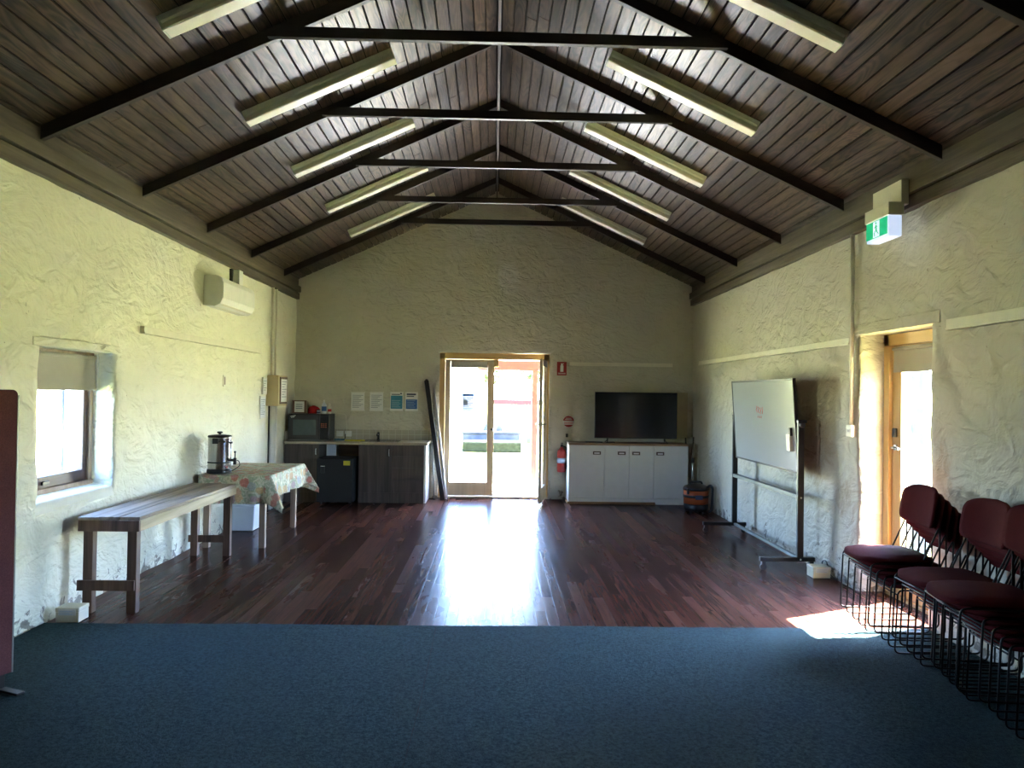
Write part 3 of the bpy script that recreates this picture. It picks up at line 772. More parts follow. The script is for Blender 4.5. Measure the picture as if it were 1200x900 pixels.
bm = nb(); [box(bm, 1.10, 1.24, YB - .0285, YB - .0258, 1.185 + k * .012, 1.190 + k * .012) for k in range(3)]; A.part('small_lettering', bm, 'red_ink')
A = At('wall_hook', (1.15, YB - .02, .97), 'small dark hook on the wall under the round fire sign', 'hook')
A.part('plate', bx(1.13, 1.165, YB - .03, YB + .01, .975, 1.03), 'steel_black', .003); A.part('prong', tube(nb(), fillet([(1.147, YB - .028, 1.01), (1.147, YB - .06, .985), (1.147, YB - .055, 1.02)], .01), .005), 'steel_black')
# fire extinguisher
A = At('fire_extinguisher', (1.06, 11.53, .44), 'red fire extinguisher hung on the wall beside the white cabinet', 'fire extinguisher')
A.part('cylinder', lathe(nb(), [(.01, .44), (.062, .44), (.07, .455), (.07, .74), (.06, .78), (.03, .80), (.022, .83)], (1.06, 11.535, 0), 28), 'red')
A.part('label', lathe(nb(), [(.0711, .58), (.0711, .66)], (1.06, 11.535, 0), 28), 'pale_blue', label='pale instruction band')
bm = nb(); cyl(bm, (1.06, 11.535, .82), (1.06, 11.535, .86), .018, n=12); box(bm, 1.045, 1.075, 11.43, 11.56, .862, .872); box(bm, 1.045, 1.075, 11.45, 11.56, .885, .893)
A.part('valve', bm, 'black', .002)
A.part('hose', tube(nb(), fillet([(1.06, 11.52, .845), (1.13, 11.48, .83), (1.135, 11.47, .6), (1.12, 11.47, .49)], .05), .011), 'black')
A.part('bracket', bx(1.03, 1.09, 11.60, 11.66, .70, .80), 'steel_black', .003)

# ------------------------------------------------------------------ kitchen
KF = 11.05
A = At('kitchen_cabinet', (-2.83, KF + .28, 0), 'dark woodgrain base cabinet under the microwave', 'kitchen cabinet', 'base cabinets')
A.part('carcass', bx(-3.07, -2.575, KF + .022, 11.60, .05, .858), 'laminate')
d = A.part('door', bx(-3.085, -2.578, KF, KF + .02, .155, .852), 'laminate', .002)
A.part('handle', tube(nb(), fillet([(-2.62, KF, .71), (-2.62, KF - .025, .71), (-2.62, KF - .025, .79), (-2.62, KF, .79)], .01), .007), 'pole_white', parent=d)
A.part('kickboard', bx(-3.085, -2.578, KF + .012, KF + .03, 0, .15), 'laminate')
A = At('kitchen_cabinet', (-1.5, KF + .28, 0), 'dark woodgrain base cabinet with door and drawers under the sink', 'kitchen cabinet', 'base cabinets')
A.part('carcass', bx(-1.99, -1.03, KF + .022, 11.60, .05, .858), 'laminate')
d = A.part('door', bx(-1.992, -1.505, KF, KF + .02, .155, .852), 'laminate', .002)
A.part('handle', tube(nb(), fillet([(-1.545, KF, .70), (-1.545, KF - .025, .70), (-1.545, KF - .025, .79), (-1.545, KF, .79)], .01), .007), 'pole_white', parent=d)
for z0, z1 in ((.155, .34), (.343, .52), (.523, .695), (.698, .852)):
    A.part('drawer', bx(-1.500, -1.03, KF, KF + .02, z0, z1), 'laminate', .002)
A.part('kickboard', bx(-1.992, -1.03, KF + .012, KF + .03, 0, .15), 'laminate')
A.part('end_panel', bx(-1.027, -.995, KF - .005, 11.61, 0, .858), 'white', .002, label='white end panel')
A = At('worktop', (-2.03, KF + .28, .86), 'beige laminate worktop along the kitchen bench', 'worktop')
A.part('top', bx(-3.085, -.975, KF - .03, 11.615, .860, .897), 'counter', .004)
A.part('splashback', bx(-3.085, -.99, 11.605, 11.622, .898, 1.055), 'tile')
A.part('end_upstand', bx(-3.088, -3.07, KF + .05, 11.60, .898, 1.04), 'counter', .002)
A = At('sink', (-1.7, 11.3, .897), 'shallow stainless steel sink set in the worktop', 'sink')
bm = nb(); box(bm, -1.98, -1.42, 11.10, 11.12, .8975, .903); box(bm, -1.98, -1.42, 11.48, 11.50, .8975, .903); box(bm, -1.98, -1.96, 11.12, 11.48, .8975, .903); box(bm, -1.44, -1.42, 11.12, 11.48, .8975, .903); box(bm, -1.96, -1.44, 11.12, 11.48, .8972, .899)
A.part('basin', bm, 'steel', .002)
A = At('tap', (-1.78, 11.54, .897), 'small black mixer tap behind the sink', 'tap')
A.part('body', lathe(nb(), [(.026, .898), (.026, .91), (.018, .915), (.018, 1.0), (.02, 1.02)], (-1.78, 11.53, 0), 18), 'black')
A.part('spout', tube(nb(), fillet([(-1.78, 11.53, .985), (-1.78, 11.40, 1.0), (-1.78, 11.38, .975)], .02), .010), 'black')
A.part('lever', bx(-1.787, -1.773, 11.49, 11.545, 1.02, 1.032), 'chrome', .003)
bm = pillow(nb(), .15, .11, 3, lambda x, y: .012 + .006 * noise.noise(Vector((x * 20, y * 20, 0))), lambda x, y: 0)
tag(obj('dish_cloth', bm, 'yellow', loc=(-2.1, 11.30, .8985)), 'yellow cleaning cloth lying on the worktop left of the sink', 'cloth')
bm = pillow(nb(), .075, .06, 2.6, lambda x, y: .022 + .01 * noise.noise(Vector((x * 25, y * 25, 5))), lambda x, y: 0)
tag(obj('sponge_cloth', bm, 'blue_cloth', loc=(-2.34, 11.34, .8985)), 'small blue cloth lying between the microwave and the yellow cloth', 'cloth')
for i, (x, lab) in enumerate(((-2.385, 'white power outlet on the splashback, next to the microwave'), (-2.255, 'white power outlet on the splashback, closer to the sink'))):
    A = At('power_outlet', (x, 11.60, .95), lab, 'power outlet', 'outlets above the worktop')
    A.part('plate', bx(x - .055, x + .05, 11.594, 11.606, .945, 1.03), 'white', .003)
    bm = nb(); [box(bm, x - .035 + .045 * k, x - .02 + .045 * k, 11.590, 11.5945, 1.0, 1.015) for k in range(2)]; A.part('rocker', bm, 'cream_plastic', .001)
A = At('mini_fridge', (-2.29, 11.1, 0), 'dark grey bar fridge with yellow sticker in the kitchen gap', 'fridge')
A.part('body', bx(-2.545, -2.035, 10.86, 11.36, .03, .665), 'black_matt', .006)
d = A.part('door', bx(-2.548, -2.032, 10.80, 10.857, .04, .668), 'black_matt', .008)
A.part('handle', bx(-2.49, -2.43, 10.788, 10.802, .46, .565), 'black', .006, parent=d)
A.part('handle_trim', bx(-2.49, -2.425, 10.784, 10.79, .555, .566), 'chrome', .001, parent=d)
A.part('energy_sticker', bx(-2.165, -2.07, 10.7975, 10.7995, .575, .64), 'yellow', parent=d)
bm = nb(); [cyl(bm, (x, y, 0), (x, y, .032), .02, n=10) for x in (-2.5, -2.08) for y in (10.9, 11.3)]; A.part('feet', bm, 'black')
bm = nb(); box(bm, -2.545, -2.40, 11.40, 11.42, .0, .855); tag(obj('white_sheet_board', bm, 'tub', bevel=.002), 'pale blue-white panel standing in the gap behind the fridge', 'panel')
bm = nb(); box(bm, -2.395, -2.03, 11.56, 11.58, .0, .855); tag(obj('brown_sheet_board', bm, 'cab_top', bevel=.002), 'brown board at the back of the fridge gap', 'panel')
A = At('microwave', (-2.77, 11.3, .897), 'black microwave oven on the left end of the worktop', 'microwave')
A.part('body', bx(-3.065, -2.46, 11.16, 11.56, .915, 1.30), 'black', .008)
d = A.part('door', bx(-3.063, -2.595, 11.135, 11.158, .925, 1.295), 'black', .004)
A.part('window', bx(-2.99, -2.65, 11.131, 11.137, .985, 1.215), 'dark_glass', .004, parent=d)
bm = nb(); prism(bm, [(-3.03, 1.255), (-2.955, 1.27), (-2.95, 1.28), (-3.025, 1.265)], lambda x, z, y: (x, y, z), 11.132, 11.136); prism(bm, [(-3.02, 1.24), (-2.97, 1.25), (-2.965, 1.258), (-3.015, 1.248)], lambda x, z, y: (x, y, z), 11.132, 11.136)
A.part('logo', bm, 'paper', parent=d)
A.part('trim_strip', bx(-3.06, -2.465, 11.13, 11.15, .905, .922), 'alu', .002)
d = A.part('control_panel', bx(-2.592, -2.462, 11.137, 11.158, .925, 1.295), 'screen', .003)
bm = nb(); [box(bm, -2.575 + .032 * i, -2.557 + .032 * i, 11.1335, 11.1375, 1.10 + .025 * j, 1.112 + .025 * j) for i in range(3) for j in range(3)]
A.part('keypad', bm, 'orange', parent=d)
bm = nb(); [cyl(bm, (x, y, .8975), (x, y, .917), .018, n=10) for x in (-3.0, -2.52) for y in (11.2, 11.5)]; A.part('feet', bm, 'black')
A = At('photo_frame', (-2.97, 11.4, 1.30), 'dark framed notice standing on the microwave', 'framed notice')
A.part('frame', bx(-3.07, -2.86, 11.36, 11.385, 1.302, 1.498), 'leg_wood', .004); A.part('paper', bx(-3.03, -2.885, 11.357, 11.361, 1.318, 1.482), 'paper')
bm = nb(); [box(bm, -3.01, -2.91, 11.3555, 11.3575, 1.37 + k * .03, 1.382 + k * .03) for k in range(3)]; A.part('lettering', bm, 'ink')
bm = pillow(nb(), .088, .06, 2.3, lambda x, y: .062 + .05 * (1 - (x / .09) ** 2) + .018 * noise.noise(Vector((x * 22, y * 22, 2))) - .3 * x * .25, lambda x, y: .0)
tag(obj('red_bag', bm, 'red_cloth', loc=(-2.735, 11.35, 1.3015)), 'small red cloth bag lying on the microwave', 'bag')
def bottle(x, y, z, prof, mats, label, capm):
    A = At('bottle', (x, y, z), label, 'bottle', 'bottles on the microwave')
    A.part('body', lathe(nb(), [(r, z + h) for r, h in prof], (x, y, 0), 20), mats[0]); rr, h0, h1 = mats[2]
    A.part('label', lathe(nb(), [(rr, z + h0), (rr, z + h1)], (x, y, 0), 20), mats[1])
    t = prof[-1][1]; A.part('cap', lathe(nb(), [(capm[1], z + t), (capm[1], z + t + capm[2]), (capm[1] * .8, z + t + capm[2] + .004)], (x, y, 0), 16), capm[0])
bottle(-2.575, 11.32, 1.3015, [(.02, 0), (.036, .003), (.036, .13), (.02, .16), (.014, .175)], ('tub', 'blue_ink', (.0365, .04, .11)), 'white spray bottle with blue label on the microwave', ('paper', .015, .03))
bottle(-2.50, 11.36, 1.3015, [(.02, 0), (.028, .003), (.028, .10), (.016, .125)], ('cream_plastic', 'red_ink', (.0285, .03, .07)), 'pale bottle with red label at the microwave edge', ('cream_plastic', .017, .025))
bottle(-2.645, 11.27, 1.3015, [(.015, 0), (.028, .003), (.028, .04), (.026, .045)], ('tub', 'dark_ink', (.0285, .008, .035)), 'short pot with dark band on the microwave', ('black', .026, .014))
tag(obj('electric_cable', tube(nb(), fillet([(-2.46, 11.5, .93), (-2.40, 11.42, .903), (-2.33, 11.45, .903), (-2.30, 11.575, .91), (-2.30, 11.588, .985)], .04), .006), 'black'), 'black cord from the microwave to the outlet', 'cord')
tag(obj('electric_cable', tube(nb(), fillet([(-2.42, 11.56, 1.30), (-2.30, 11.6, 1.29), (-2.285, 11.605, 1.1), (-2.28, 11.588, 1.01)], .04), .003), 'cream_plastic'), 'thin pale cord hanging on the far wall above the outlets', 'cord')

# leaning poles
def leaning(name, p0, p1, r, mat, label, shape='box', cat='pole'):
    bm = nb(); p0 = Vector(p0); p1 = Vector(p1)
    if shape == 'box':
        d = (p1 - p0).normalized(); u, w = frame_of(d); v = []
        for q in (p0, p1):
            for a, b in ((-1, -1), (1, -1), (1, 1), (-1, 1)): v.append(bm.verts.new(q + u * a * r + w * b * r * .8))
        for f in ((0, 1, 2, 3), (7, 6, 5, 4), (0, 4, 5, 1), (1, 5, 6, 2), (2, 6, 7, 3), (3, 7, 4, 0)): bm.faces.new([v[i] for i in f])
        A = At(name, p0, label, cat); A.part('case', bm, mat, .006)
        e = nb(); cyl(e, p1, p1 + d * .02, r * .5, n=12); A.part('end_knob', e, 'black')
    else:
        cyl(bm, p0, p1, r, n=14); A = At(name, p0, label, cat); A.part('tube', bm, mat)
        e = nb(); cyl(e, p0, p0 + (p1 - p0) * .02, r * 1.25, n=14); A.part('foot_cap', e, 'black')
leaning('screen_case', (-.765, 11.40, .005), (-1.055, 11.57, 1.83), .042, 'black_matt', 'long black case leaning against the wall left of the double door')
leaning('metal_pole', (-.70, 11.45, .0), (-.935, 11.60, 1.70), .014, 'pole_white', 'tall thin white pole leaning just behind the black case', 'cyl')
leaning('metal_pole', (-.715, 11.38, .0), (-.82, 11.60, .80), .018, 'pole_white', 'short white pole leaning by the door frame', 'cyl')
leaning('tripod_leg', (-.90, 11.45, .0), (-.955, 11.60, .86), .012, 'alu', 'grey rod leaning beside the white bench end', 'cyl', 'rod')

# ------------------------------------------------------------------ white cabinet and television
CF = 11.17
A = At('sideboard', (2.04, 11.38, 0), 'low white four-door cabinet with brown timber top under the television', 'cabinet')
A.part('body', bx(1.135, 2.945, CF + .02, 11.60, .09, .885), 'white', .002)
A.part('top', bx(1.125, 2.955, CF - .012, 11.61, .886, .918), 'cab_top', .004)
A.part('plinth', bx(1.135, 2.945, CF + .005, 11.58, .035, .089), 'white', .002)
A.part('base_runner', bx(1.12, 2.45, CF - .005, 11.5, 0, .034), 'cab_top', .002)
A.part('base_block', bx(2.455, 2.945, CF + .01, 11.5, 0, .034), 'white')
for (a, b, hx) in ((1.137, 1.666, 1.56), (1.674, 2.041, 1.935), (2.049, 2.416, 2.155), (2.424, 2.943, 2.52)):
    d = A.part('door', bx(a, b, CF, CF + .019, .092, .88), 'white', .002)
    A.part('handle', bx(hx - .06, hx + .06, CF - .004, CF + .004, .745, .795), 'sash', .004, parent=d)
    A.part('handle_slot', bx(hx - .04, hx + .04, CF - .0065, CF - .003, .758, .778), 'paper', .003, parent=d)
A = At('television', (2.17, 11.31, .918), 'large black flat television on the white cabinet', 'television')
A.part('panel', bx(1.54, 2.805, 11.31, 11.35, .985, 1.692), 'black', .004)
A.part('screen', bx(1.548, 2.797, 11.3085, 11.3105, 1.0, 1.685), 'screen')
for x in (1.74, 2.62):
    tube_pts = [(x + .02 * (1 if x > 2 else -1), 11.23, .9265), (x, 11.30, .955), (x, 11.33, 1.0), (x, 11.36, .955), (x + .02 * (1 if x > 2 else -1), 11.43, .9265)]
    A.part('stand', tube(nb(), fillet(tube_pts, .02), .008), 'black')
bm = nb(); box(bm, 1.40, 1.66, 11.26, 11.37, .9185, .935); tag(obj('media_box', bm, 'black', bevel=.003), 'flat black media box on the cabinet beside the television foot', 'media box')
bm = nb(); box(bm, 1.70, 1.84, 11.215, 11.26, .9185, .934); tag(obj('remote_control', bm, 'black', bevel=.004), 'black remote control in front of the television foot', 'remote control')
bm = nb(); box(bm, 2.70, 3.04, YB - .05, YB - .022, .9185, 1.70); tag(obj('backing_board', bm, 'grey_panel', bevel=.003), 'tan board leaning on the far wall behind the television', 'board')

# vacuum cleaner
A = At('vacuum_cleaner', (2.885, 10.5, 0), 'orange and black tub vacuum cleaner in the far right corner', 'vacuum cleaner')
vc = (2.885, 10.5, 0)
A.part('base', lathe(nb(), [(.05, .03), (.165, .03), (.172, .06), (.17, .12), (.165, .125)], vc, 32), 'black')
A.part('tub', lathe(nb(), [(.162, .125), (.172, .13), (.176, .31), (.165, .315)], vc, 32), 'orange')
A.part('band', lathe(nb(), [(.176, .215), (.179, .217), (.179, .25), (.176, .252)], vc, 32), 'black')
A.part('lid', lathe(nb(), [(.165, .315), (.182, .317), (.182, .345), (.16, .37), (.09, .40), (.03, .405)], vc, 32), 'black')
A.part('handle', tube(nb(), fillet([(2.80, 10.5, .36), (2.80, 10.5, .43), (2.97, 10.5, .43), (2.97, 10.5, .36)], .03), .012), 'black')
bm = nb(); prism(bm, [(2.83, .20), (2.93, .20), (2.93, .26), (2.83, .26)], lambda x, z, y: (x, y, z), 10.308, 10.33); A.part('badge', bm, 'dark_ink', .004)
A.part('latch', bx(2.725, 2.75, 10.36, 10.40, .27, .35), 'black', .004)
A.part('hose', tube(nb(), fillet([(2.98, 10.42, .33), (3.05, 10.36, .40), (3.075, 10.34, .36), (3.07, 10.36, .05), (3.03, 10.38, .02)], .05, 7), .019, 10), 'black')
bm = nb(); [cyl(bm, (2.885 + .13 * math.cos(t), 10.5 + .13 * math.sin(t), 0), (2.885 + .13 * math.cos(t), 10.5 + .13 * math.sin(t), .035), .022, n=12) for t in (.8, 2.4, 3.9, 5.5)]
A.part('castors', bm, 'black')
A = At('vacuum_wand', (2.99, 11.05, 0), 'chrome vacuum tube standing in the corner by the white cabinet', 'vacuum tube')
A.part('tube', cyl(nb(), (2.985, 11.10, .02), (3.015, 11.13, 1.03), .017, n=16), 'chrome')
A.part('joint', cyl(nb(), (3.0035, 11.1185, .64), (3.006, 11.121, .72), .024, n=16), 'black')
A.part('head', bx(2.975, 3.0, 11.0, 11.2, 0, .03), 'black', .006)
tag(obj('broom_handle', cyl(nb(), (2.965, 11.22, .002), (2.975, 11.45, 1.0), .012, n=12), 'black'), 'dark handle propped between the cabinet and the corner', 'handle')

# ------------------------------------------------------------------ whiteboard
A = At('whiteboard', (2.93, 8.0, 0), 'rolling whiteboard on dark steel stand along the right wall', 'whiteboard')
YN, YFAR, XP = 7.035, 8.965, 2.935
Rt = Matrix.Translation((XP - .02, 8.0, 1.372)) @ Matrix.Rotation(math.radians(-4.0), 4, 'Y')
bd = A.part('board', box(nb(), -.012, .012, -.915, .915, -.455, .455, Rt), 'white', .002, label='tilted glossy white writing board')
wm = NT('glossy_white_board'); wm.set(color=(.40, .42, .44), rough=.16, spec=.6); M['wb'] = wm.m; bd.data.materials[0] = wm.m
bm = nb(); t = .014
for a in ((-.915, .915, .455 - t, .455 + .006), (-.915, .915, -.461, -.455 + t), (-.921, -.915 + t, -.461, .461), (.915 - t, .921, -.461, .461)): box(bm, -.017, .017, a[0], a[1], a[2], a[3], Rt)
A.part('board_frame', bm, 'steel_black', .002)
bm = nb()
for i, (yy, zz) in enumerate(((-.06, .13), (.0, .125), (.06, .135), (.115, .14))):
    pts = [Rt @ Vector((-.0135, yy + .012 * math.sin(k * 1.7 + i), zz + .035 - k * .014)) for k in range(6)]
    tube(bm, pts, .003, 6)
for yy in (-.02, .03, .085): tube(bm, [Rt @ Vector((-.0135, yy, .07)), Rt @ Vector((-.0135, yy + .006, .045))], .0025, 6)
A.part('marker_writing', bm, 'red_ink', parent=bd)
bm = nb(); box(bm, -.04, -.013, -.84, -.80, -.10, -.02, Rt); A.part('marker_clip', bm, 'black', .004, parent=bd)
bm = nb(); box(bm, -.045, -.013, -.83, -.74, -.25, -.085, Rt); A.part('duster', bm, 'cream_plastic', .005, parent=bd)
for yy in (YN, YFAR):
    bm = nb(); box(bm, XP - .03, XP + .03, yy - .018, yy + .018, .10, 1.42); A.part('post', bm, 'steel_black', .004)
    ft = A.part('foot', bx(2.55, 3.075, yy - .022, yy + .022, .085, .125), 'steel_black', .004)
    for xx in (2.585, 3.045):
        bm = nb(); box(bm, xx - .018, xx + .018, yy - .02, yy + .02, .05, .085); cyl(bm, (xx, yy - .014, .030), (xx, yy + .014, .030), .030, n=18); A.part('castor', bm, 'black', parent=ft)
    s = -1 if yy < 8 else 1
    bm = nb(); cyl(bm, (XP + .0, yy + s * .005, 1.385), (XP + .0, yy + s * .05, 1.385), .026, n=16); box(bm, XP - .034, XP + .05, yy - .024, yy + .024, 1.40, 1.432); A.part('pivot_knob', bm, 'black', .004)
    bm = nb(); [cyl(bm, (XP, yy - .024, z), (XP, yy - .017, z), .009, n=10) for z in (.69, .105)]; A.part('bolt', bm, 'chrome')
A.part('tray_rail', bx(XP - .03, XP + .025, YN + .02, YFAR - .02, .675, .715), 'rail_grey', .003, label='grey metal cross rail')
A.part('base_rail', bx(XP - .015, XP + .02, YN + .02, YFAR - .02, .09, .12), 'rail_grey', .003)

# small boxes on the floor
def floor_box(x0, x1, y0, y1, h, label):
    A = At('floor_box', ((x0 + x1) / 2, (y0 + y1) / 2, 0), label, 'box', 'small white boxes on the floor')
    A.part('case', bx(x0, x1, y0, y1, .002, h * .72), 'cream_plastic', .004); A.part('lid', bx(x0 - .003, x1 + .003, y0 - .003, y1 + .003, h * .72, h), 'cream_plastic', .006)
    A.part('label', bx(x0 + .02, x1 - .02, y0 - .0055, y0 - .002, h * .5, h * .9), 'paper')
    bm = nb(); [box(bm, x0 + .03, x1 - .04 - .02 * (k % 2), y0 - .0075, y0 - .005, h * (.56 + .1 * k), h * (.59 + .1 * k)) for k in range(3)]; A.part('printing', bm, 'pale_blue')
floor_box(-3.035, -2.875, 5.27, 5.40, .105, 'small white box with printed label beside the near leg of the trestle bench')
floor_box(2.925, 3.085, 6.71, 6.85, .105, 'small white box on the floor by the near foot of the whiteboard')
tag(obj('electric_cable', tube(nb(), fillet([(3.075, 6.86, .07), (3.09, 6.90, .12), (3.10, 6.84, .14), (3.095, 6.74, .03), (3.09, 6.6, .012)], .03), .006), 'black'), 'black cord curling behind the white box by the whiteboard', 'cord')

# ------------------------------------------------------------------ trestle bench, table, urn
A = At('trestle_bench', (-2.8, 6.5, 0), 'long rough timber bench table under the left window', 'bench table')
X0, X1, Y0, Y1, ZT = -3.005, -2.565, 5.47, 7.50, .705
bm = nb()
for i in range(3):
    w = (X1 - X0) / 3; box(bm, X0 + i * w + .002, X0 + (i + 1) * w - .002, Y0 - .01 + .012 * i, Y1 + .008 * (i % 2), ZT - .025, ZT + .002 * (i % 2))
A.part('tabletop', bm, 'table_wood', .003)
A.part('side_rail', bx(X1 - .022, X1 + .002, Y0 + .02, Y1, ZT - .105, ZT - .026), 'table_edge', .002)
A.part('side_rail', bx(X0, X0 + .022, Y0 + .02, Y1, ZT - .105, ZT - .026), 'table_edge', .002)
A.part('end_rail', bx(X0, X1 - .0, Y0, Y0 + .02, ZT - .105, ZT - .026), 'leg_wood', .002)
A.part('end_rail', bx(X0 + .025, X1 - .025, Y1 - .022, Y1 - .002, ZT - .105, ZT - .026), 'leg_wood', .002)
for yy in (Y0 + .022, Y1 - .088):
    for xx in (X0 + .03, X1 - .093):
        A.part('leg', bx(xx, xx + .068, yy, yy + .062, 0, ZT - .027), 'leg_wood', .003)
    yo = yy - .022 if yy < 6 else yy + .020
    A.part('stretcher', bx(X0 + .0, X1 - .03, yo, yo + .02, .17 if yy < 6 else .13, .245 if yy < 6 else .20), 'leg_wood', .002)
A = At('table', (-2.68, 8.44, 0), 'square-legged table under the floral cloth by the left wall', 'table')
TX0, TX1, TY0, TY1 = -3.05, -2.31, 7.78, 9.10
A.part('tabletop', bx(TX0, TX1, TY0, TY1, .725, .755), 'pine_leg', .003)
A.part('apron', bx(TX0 + .05, TX1 - .05, TY0 + .05, TY1 - .05, .66, .724), 'pine_leg', .002)
for xx in (TX0 + .05, TX1 - .115):
    for yy in (TY0 + .015, TY1 - .12): A.part('leg', bx(xx, xx + .06, yy, yy + .06, 0, .66), 'pine_leg', .003)
# draped cloth
bm = nb(); nu, nv = 72, 100; ou, ov = .25, .30
UL, VL = TX1 - TX0, TY1 - TY0
def drape(a, b):
    u = a * (UL + ou); v = -ov + b * (VL + 2 * ov)
    du = max(0, u - UL); dv = max(0, -v, v - VL); sv = -1 if v < 0 else 1
    x = TX0 + min(u, UL); y = TY0 + min(max(v, 0), VL); z = .758
    r = .010
    if du > 0 or dv > 0:
        big = max(du, dv); small = min(du, dv)
        z -= max(0, big - .006) + small * .30
        fl = .010 + .07 * big
        ang = math.atan2(dv, du) if small > 1e-6 else (PI / 2 if dv > du else 0)
        w = noise.noise(Vector((x * 5, y * 5, .3))) * .05 * big / .25 + .012 * math.sin(x * 31 + y * 23) * big / .25
        if du > 0: x += fl * (1 if small < 1e-6 else math.cos(ang) * 1.3) + (w if dv < du else 0) + small * .55
        if dv > 0: y += sv * (fl * (1 if small < 1e-6 else math.sin(ang) * 1.3) + (w if dv >= du else 0) + small * .35)
    else: z += .0015 * noise.noise(Vector((x * 6, y * 6, 1)))
    return Vector((x, y, z))
g = [[bm.verts.new(drape(i / nu, j / nv)) for j in range(nv + 1)] for i in range(nu + 1)]
for i in range(nu):
    for j in range(nv):
        f = bm.faces.new((g[i][j], g[i + 1][j], g[i + 1][j + 1], g[i][j + 1])); f.smooth = True
A = At('tablecloth', (-2.68, 8.44, .756), 'floral cotton cloth draped over the table beside the urn', 'tablecloth')
A.part('cloth', bm, 'floral')
for o in A.o.children:
    sm = o.modifiers.new('cloth_thickness', 'SOLIDIFY'); sm.thickness = .0015; sm.offset = 1
A = At('hot_water_urn', (-2.905, 7.96, .76), 'stainless steel hot water urn with black tap on the floral table', 'urn')
u = (-2.905, 7.96, 0)
A.part('base', lathe(nb(), [(.09, .7615), (.122, .7615), (.125, .77), (.122, .80), (.115, .805)], u, 36), 'black')
A.part('body', lathe(nb(), [(.114, .803), (.116, .81), (.116, 1.13), (.118, 1.135), (.116, 1.14)], u, 40), 'steel')
A.part('band', lathe(nb(), [(.1165, .868), (.118, .870), (.118, .880), (.1165, .882)], u, 36), 'black')
ld = A.part('lid', lathe(nb(), [(.118, 1.14), (.120, 1.145), (.115, 1.158), (.06, 1.166), (.03, 1.168)], u, 36), 'black')
A.part('lid_knob', lathe(nb(), [(.012, 1.166), (.012, 1.178), (.028, 1.182), (.028, 1.195), (.02, 1.20)], u, 20), 'black', parent=ld)
for a in (2.2, 5.2):
    hx, hy = math.cos(a), math.sin(a)
    A.part('handle', tube(nb(), fillet([(u[0] + hx * .112 - hy * .03, u[1] + hy * .112 + hx * .03, 1.10), (u[0] + hx * .16 - hy * .03, u[1] + hy * .16 + hx * .03, 1.10), (u[0] + hx * .16 + hy * .03, u[1] + hy * .16 - hx * .03, 1.10), (u[0] + hx * .112 + hy * .03, u[1] + hy * .112 - hx * .03, 1.10)], .015), .009), 'black')
A.part('sight_tube', tube(nb(), [(u[0] + .128, u[1] - .03, .90), (u[0] + .128, u[1] - .03, 1.09)], .006), 'chrome')
A.part('tube_clip', bx(u[0] + .10, u[0] + .145, u[1] - .04, u[1] - .02, 1.075, 1.095), 'black', .003)
A.part('lid_clip', bx(u[0] - .03, u[0] + .03, u[1] - .135, u[1] - .112, 1.075, 1.135), 'black', .006)
bm = nb(); cyl(bm, (u[0] + .11, u[1] - .03, .90), (u[0] + .185, u[1] - .05, .90), .014, n=14); cyl(bm, (u[0] + .18, u[1] - .05, .925), (u[0] + .18, u[1] - .05, .855), .016, n=14)
tp = A.part('tap', bm, 'black')
bm = nb(); cyl(bm, (u[0] + .18, u[1] - .05, .92), (u[0] + .18, u[1] - .05, .98), .006, n=10); lathe(bm, [(.004, .975), (.011, .98), (.011, .995), (.004, .998)], (u[0] + .18, u[1] - .05, 0), 14); A.part('tap_lever', bm, 'black', parent=tp)
A.part('dial', cyl(nb(), (u[0] + .10, u[1] - .075, .83), (u[0] + .112, u[1] - .085, .83), .011, n=16), 'red')
tag(obj('electric_cable', tube(nb(), fillet([(u[0] + .095, u[1] - .075, .785), (u[0] + .17, u[1] - .09, .79), (u[0] + .24, u[1] - .06, .85), (u[0] + .22, u[1] - .05, .895), (u[0] + .20, u[1] - .05, .90)], .05, 8), .0045), 'black'), 'black cord looping beside the tap of the urn', 'cord')
A = At('storage_tub', (-2.88, 9.0, 0), 'pale blue plastic tub on the floor under the floral table', 'tub')
bm = nb(); a0, a1, b0, b1 = -3.05, -2.76, 8.70, 9.10
vv = [bm.verts.new(p) for p in ((a0 + .02, b0 + .02, .003), (a1 - .02, b0 + .02, .003), (a1 - .02, b1 - .02, .003), (a0 + .02, b1 - .02, .003), (a0, b0, .30), (a1, b0, .30), (a1, b1, .30), (a0, b1, .30))]
for f in ((0, 3, 2, 1), (0, 1, 5, 4), (1, 2, 6, 5), (2, 3, 7, 6), (3, 0, 4, 7), (4, 5, 6, 7)): bm.faces.new([vv[i] for i in f])
A.part('body', bm, 'tub', .012); A.part('lid', bx(a0 - .008, a1 + .008, b0 - .008, b1 + .008, .302, .325), 'tub', .008)

# ------------------------------------------------------------------ pinboard screen at left edge
A = At('pinboard_screen', (-2.64, 3.7, 0), 'maroon felt pinboard screen at the left edge of the picture', 'screen')
ang = math.atan2(4.113 - 3.30, -2.605 + 2.80)
Rm = Matrix.Translation((-2.607, 4.113, 0)) @ Matrix.Rotation(math.atan2(-.72, -.30), 4, 'Z')
r = .03; W_, z0, z1 = .95, .095, 1.625
pts = [(0, z0), (W_, z0)] + [(W_ - r + r * math.sin(t), z1 - r + r * math.cos(t)) for t in [PI / 2 - k * PI / 12 for k in range(7)]] + [(r - r * math.sin(t), z1 - r + r * math.cos(t)) for t in [k * PI / 12 for k in range(7)]]
A.part('panel', prism(nb(), pts, lambda x, z, y: Rm @ Vector((x, y, z)), -.02, .02), 'maroon', .006)
e = nb(); prism(e, [(-.004, z0), (.004, z0), (.004, z1 - .03), (-.004, z1 - .03)], lambda x, z, y: Rm @ Vector((x, y, z)), -.022, .022); A.part('edge_trim', e, 'alu', .001)
